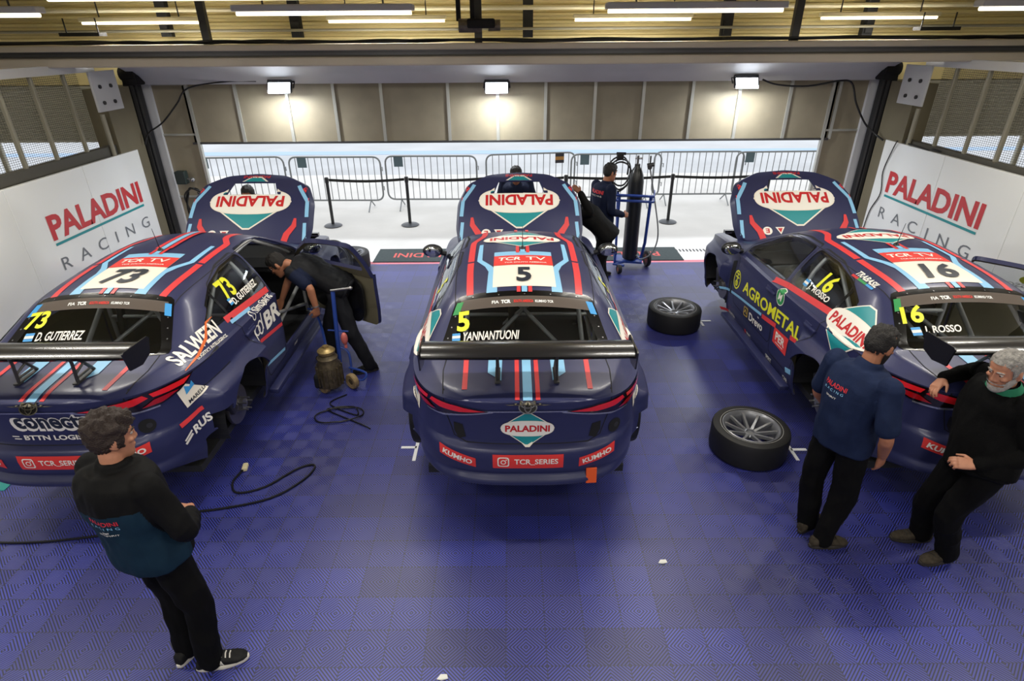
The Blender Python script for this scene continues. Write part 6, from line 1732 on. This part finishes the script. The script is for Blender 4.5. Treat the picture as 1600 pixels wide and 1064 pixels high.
for i, (a, y0, c_, y1) in enumerate(((-6.2,12.6,-4.78,12.66),(-4.65,12.62,-2.73,12.58),(-2.64,12.66,-.72,12.62),(-.47,12.74,1.33,12.98),(1.28,12.72,3.2,12.78),(3.11,12.95,4.99,12.95),(4.85,12.86,6.7,12.92))):
    t = thing('crowd_barrier', 'galvanised crowd barrier outside, '+BL[i], 'barrier', ((a+c_)/2 if i else -5.74, (y0+y1)/2, 0), math.atan2(y1-y0, c_-a), 'crowd barriers in the pit lane')
    obj('frame', CB['frame'], t)
    for k in range(13): obj('bar', CB['bar'], t, (-.96+1.92*(k+1)/14, 0, 0))
    for s in (-.68, .68): obj('foot', CB['foot'], t, (s, 0, 0))
    if i != 5: obj('sign_plate', CB['plate2' if i == 3 else 'plate'], t, ((-.68 if i != 3 else .62), 0, .99))
    for z in (.5, .9): obj('hook', CB['hook'], t, (.96, 0, z))
# ---------------------------------------------------------------- cables by the door posts
cable('lamp_cable', [(-3.75,9.45,2.745),(-4.2,9.45,2.74),(-4.75,9.4,2.66),(-4.95,9.35,2.45),(-5.2,9.3,2.2),(-5.42,9.22,2.05),(-5.5,9.2,1.9)], .012, M_cable, 'black cable drooping from the lintel to the left door post')
cable('lamp_cable', [(3.72,9.42,2.72),(3.95,9.4,2.65),(4.4,9.4,2.63),(4.85,9.38,2.70),(5.02,9.35,2.66),(5.12,9.3,2.4),(5.3,9.25,2.12),(5.44,9.15,1.98),(5.47,8.98,1.92)], .014, M_cable, 'thick black cable drooping from the right floodlight to the right wall')
cable('wall_cable', [(5.47,8.62,1.945),(5.47,8.64,1.95),(5.485,8.72,1.8),(5.49,8.80,1.5),(5.49,8.72,1.2),(5.49,8.86,.9),(5.49,8.9,.5),(5.49,8.9,.02)], .008, M_cable, 'thin black cable hanging down the face of the right display wall')
cable('wall_cable', [(5.52,8.45,1.95),(5.50,8.2,1.95),(5.52,8.0,1.94),(5.50,7.9,1.97),(5.55,7.8,1.95)], .01, M_cable, 'loose black cable lying along the top of the right display wall')
pts = []
for i in range(40):
    a = i*.63; pts.append((-5.02+.16*math.cos(a)+.02*math.sin(i*1.7), 9.34+.03*math.sin(i*2.1), .92+.30*math.sin(a)+.015*math.cos(i*1.3)))
cable('cable_coil', pts, .011, M_cable, 'coil of black cable hung on the left door post')
t = thing('cable_box', 'small dark junction box on the left door post over the cable coil', 'box', (-5.2, 9.42, 1.36))
b = MB(); b.box((0,0,0),(.16,.12,.2),bev=.015); b.build('case', mat('dark_green_box','1d2a28',.5), t)
b = MB(); b.sphere((.17,-.02,-.03),.035); b.cyl((.08,0,-.02),(.16,0,-.03),.012,8); b.build('connector', M_steel, t, 50)
cable('floor_cable', [(-4.95,9.3,1.15),(-4.7,9.2,.95),(-4.5,9.0,.7),(-4.35,8.9,.5),(-4.2,8.8,.3)], .011, M_cable, 'black cable dropping from the coil at the left door post')
t = thing('notice', 'small white paper notice on the right side light', 'notice', (4.98, 9.585, 1.02))
b = MB(); b.box((0,0,0),(.16,.006,.22)); b.build('paper', mat('paper','dcdcd8',.7), t)
b = MB()
for i in range(3): b.box((-.03,-.005,.06-.04*i),(.06,.002,.016))
b.build('print', M_gtxt, t)

for x, y, lab in ((-.42, 2.12, 'small scrap of white paper on the blue floor at the bottom edge'), (1.05, 2.95, 'tiny white paper scrap on the floor right of the car 5 shadow')):
    b = MB(); b.add([(-.03,-.012,.004),(.0,-.02,.012),(.035,-.008,.004),(.028,.014,.01),(-.01,.018,.004)], [(0,1,2,3,4)]); b.add([(-.03,-.012,.002),(.0,-.02,.002),(.035,-.008,.002),(.028,.014,.002),(-.01,.018,.002)], [(4,3,2,1,0)])
    tag(b.build('paper_scrap', MATS['paper'], None, None, (x, y, 0)), lab, 'scrap')
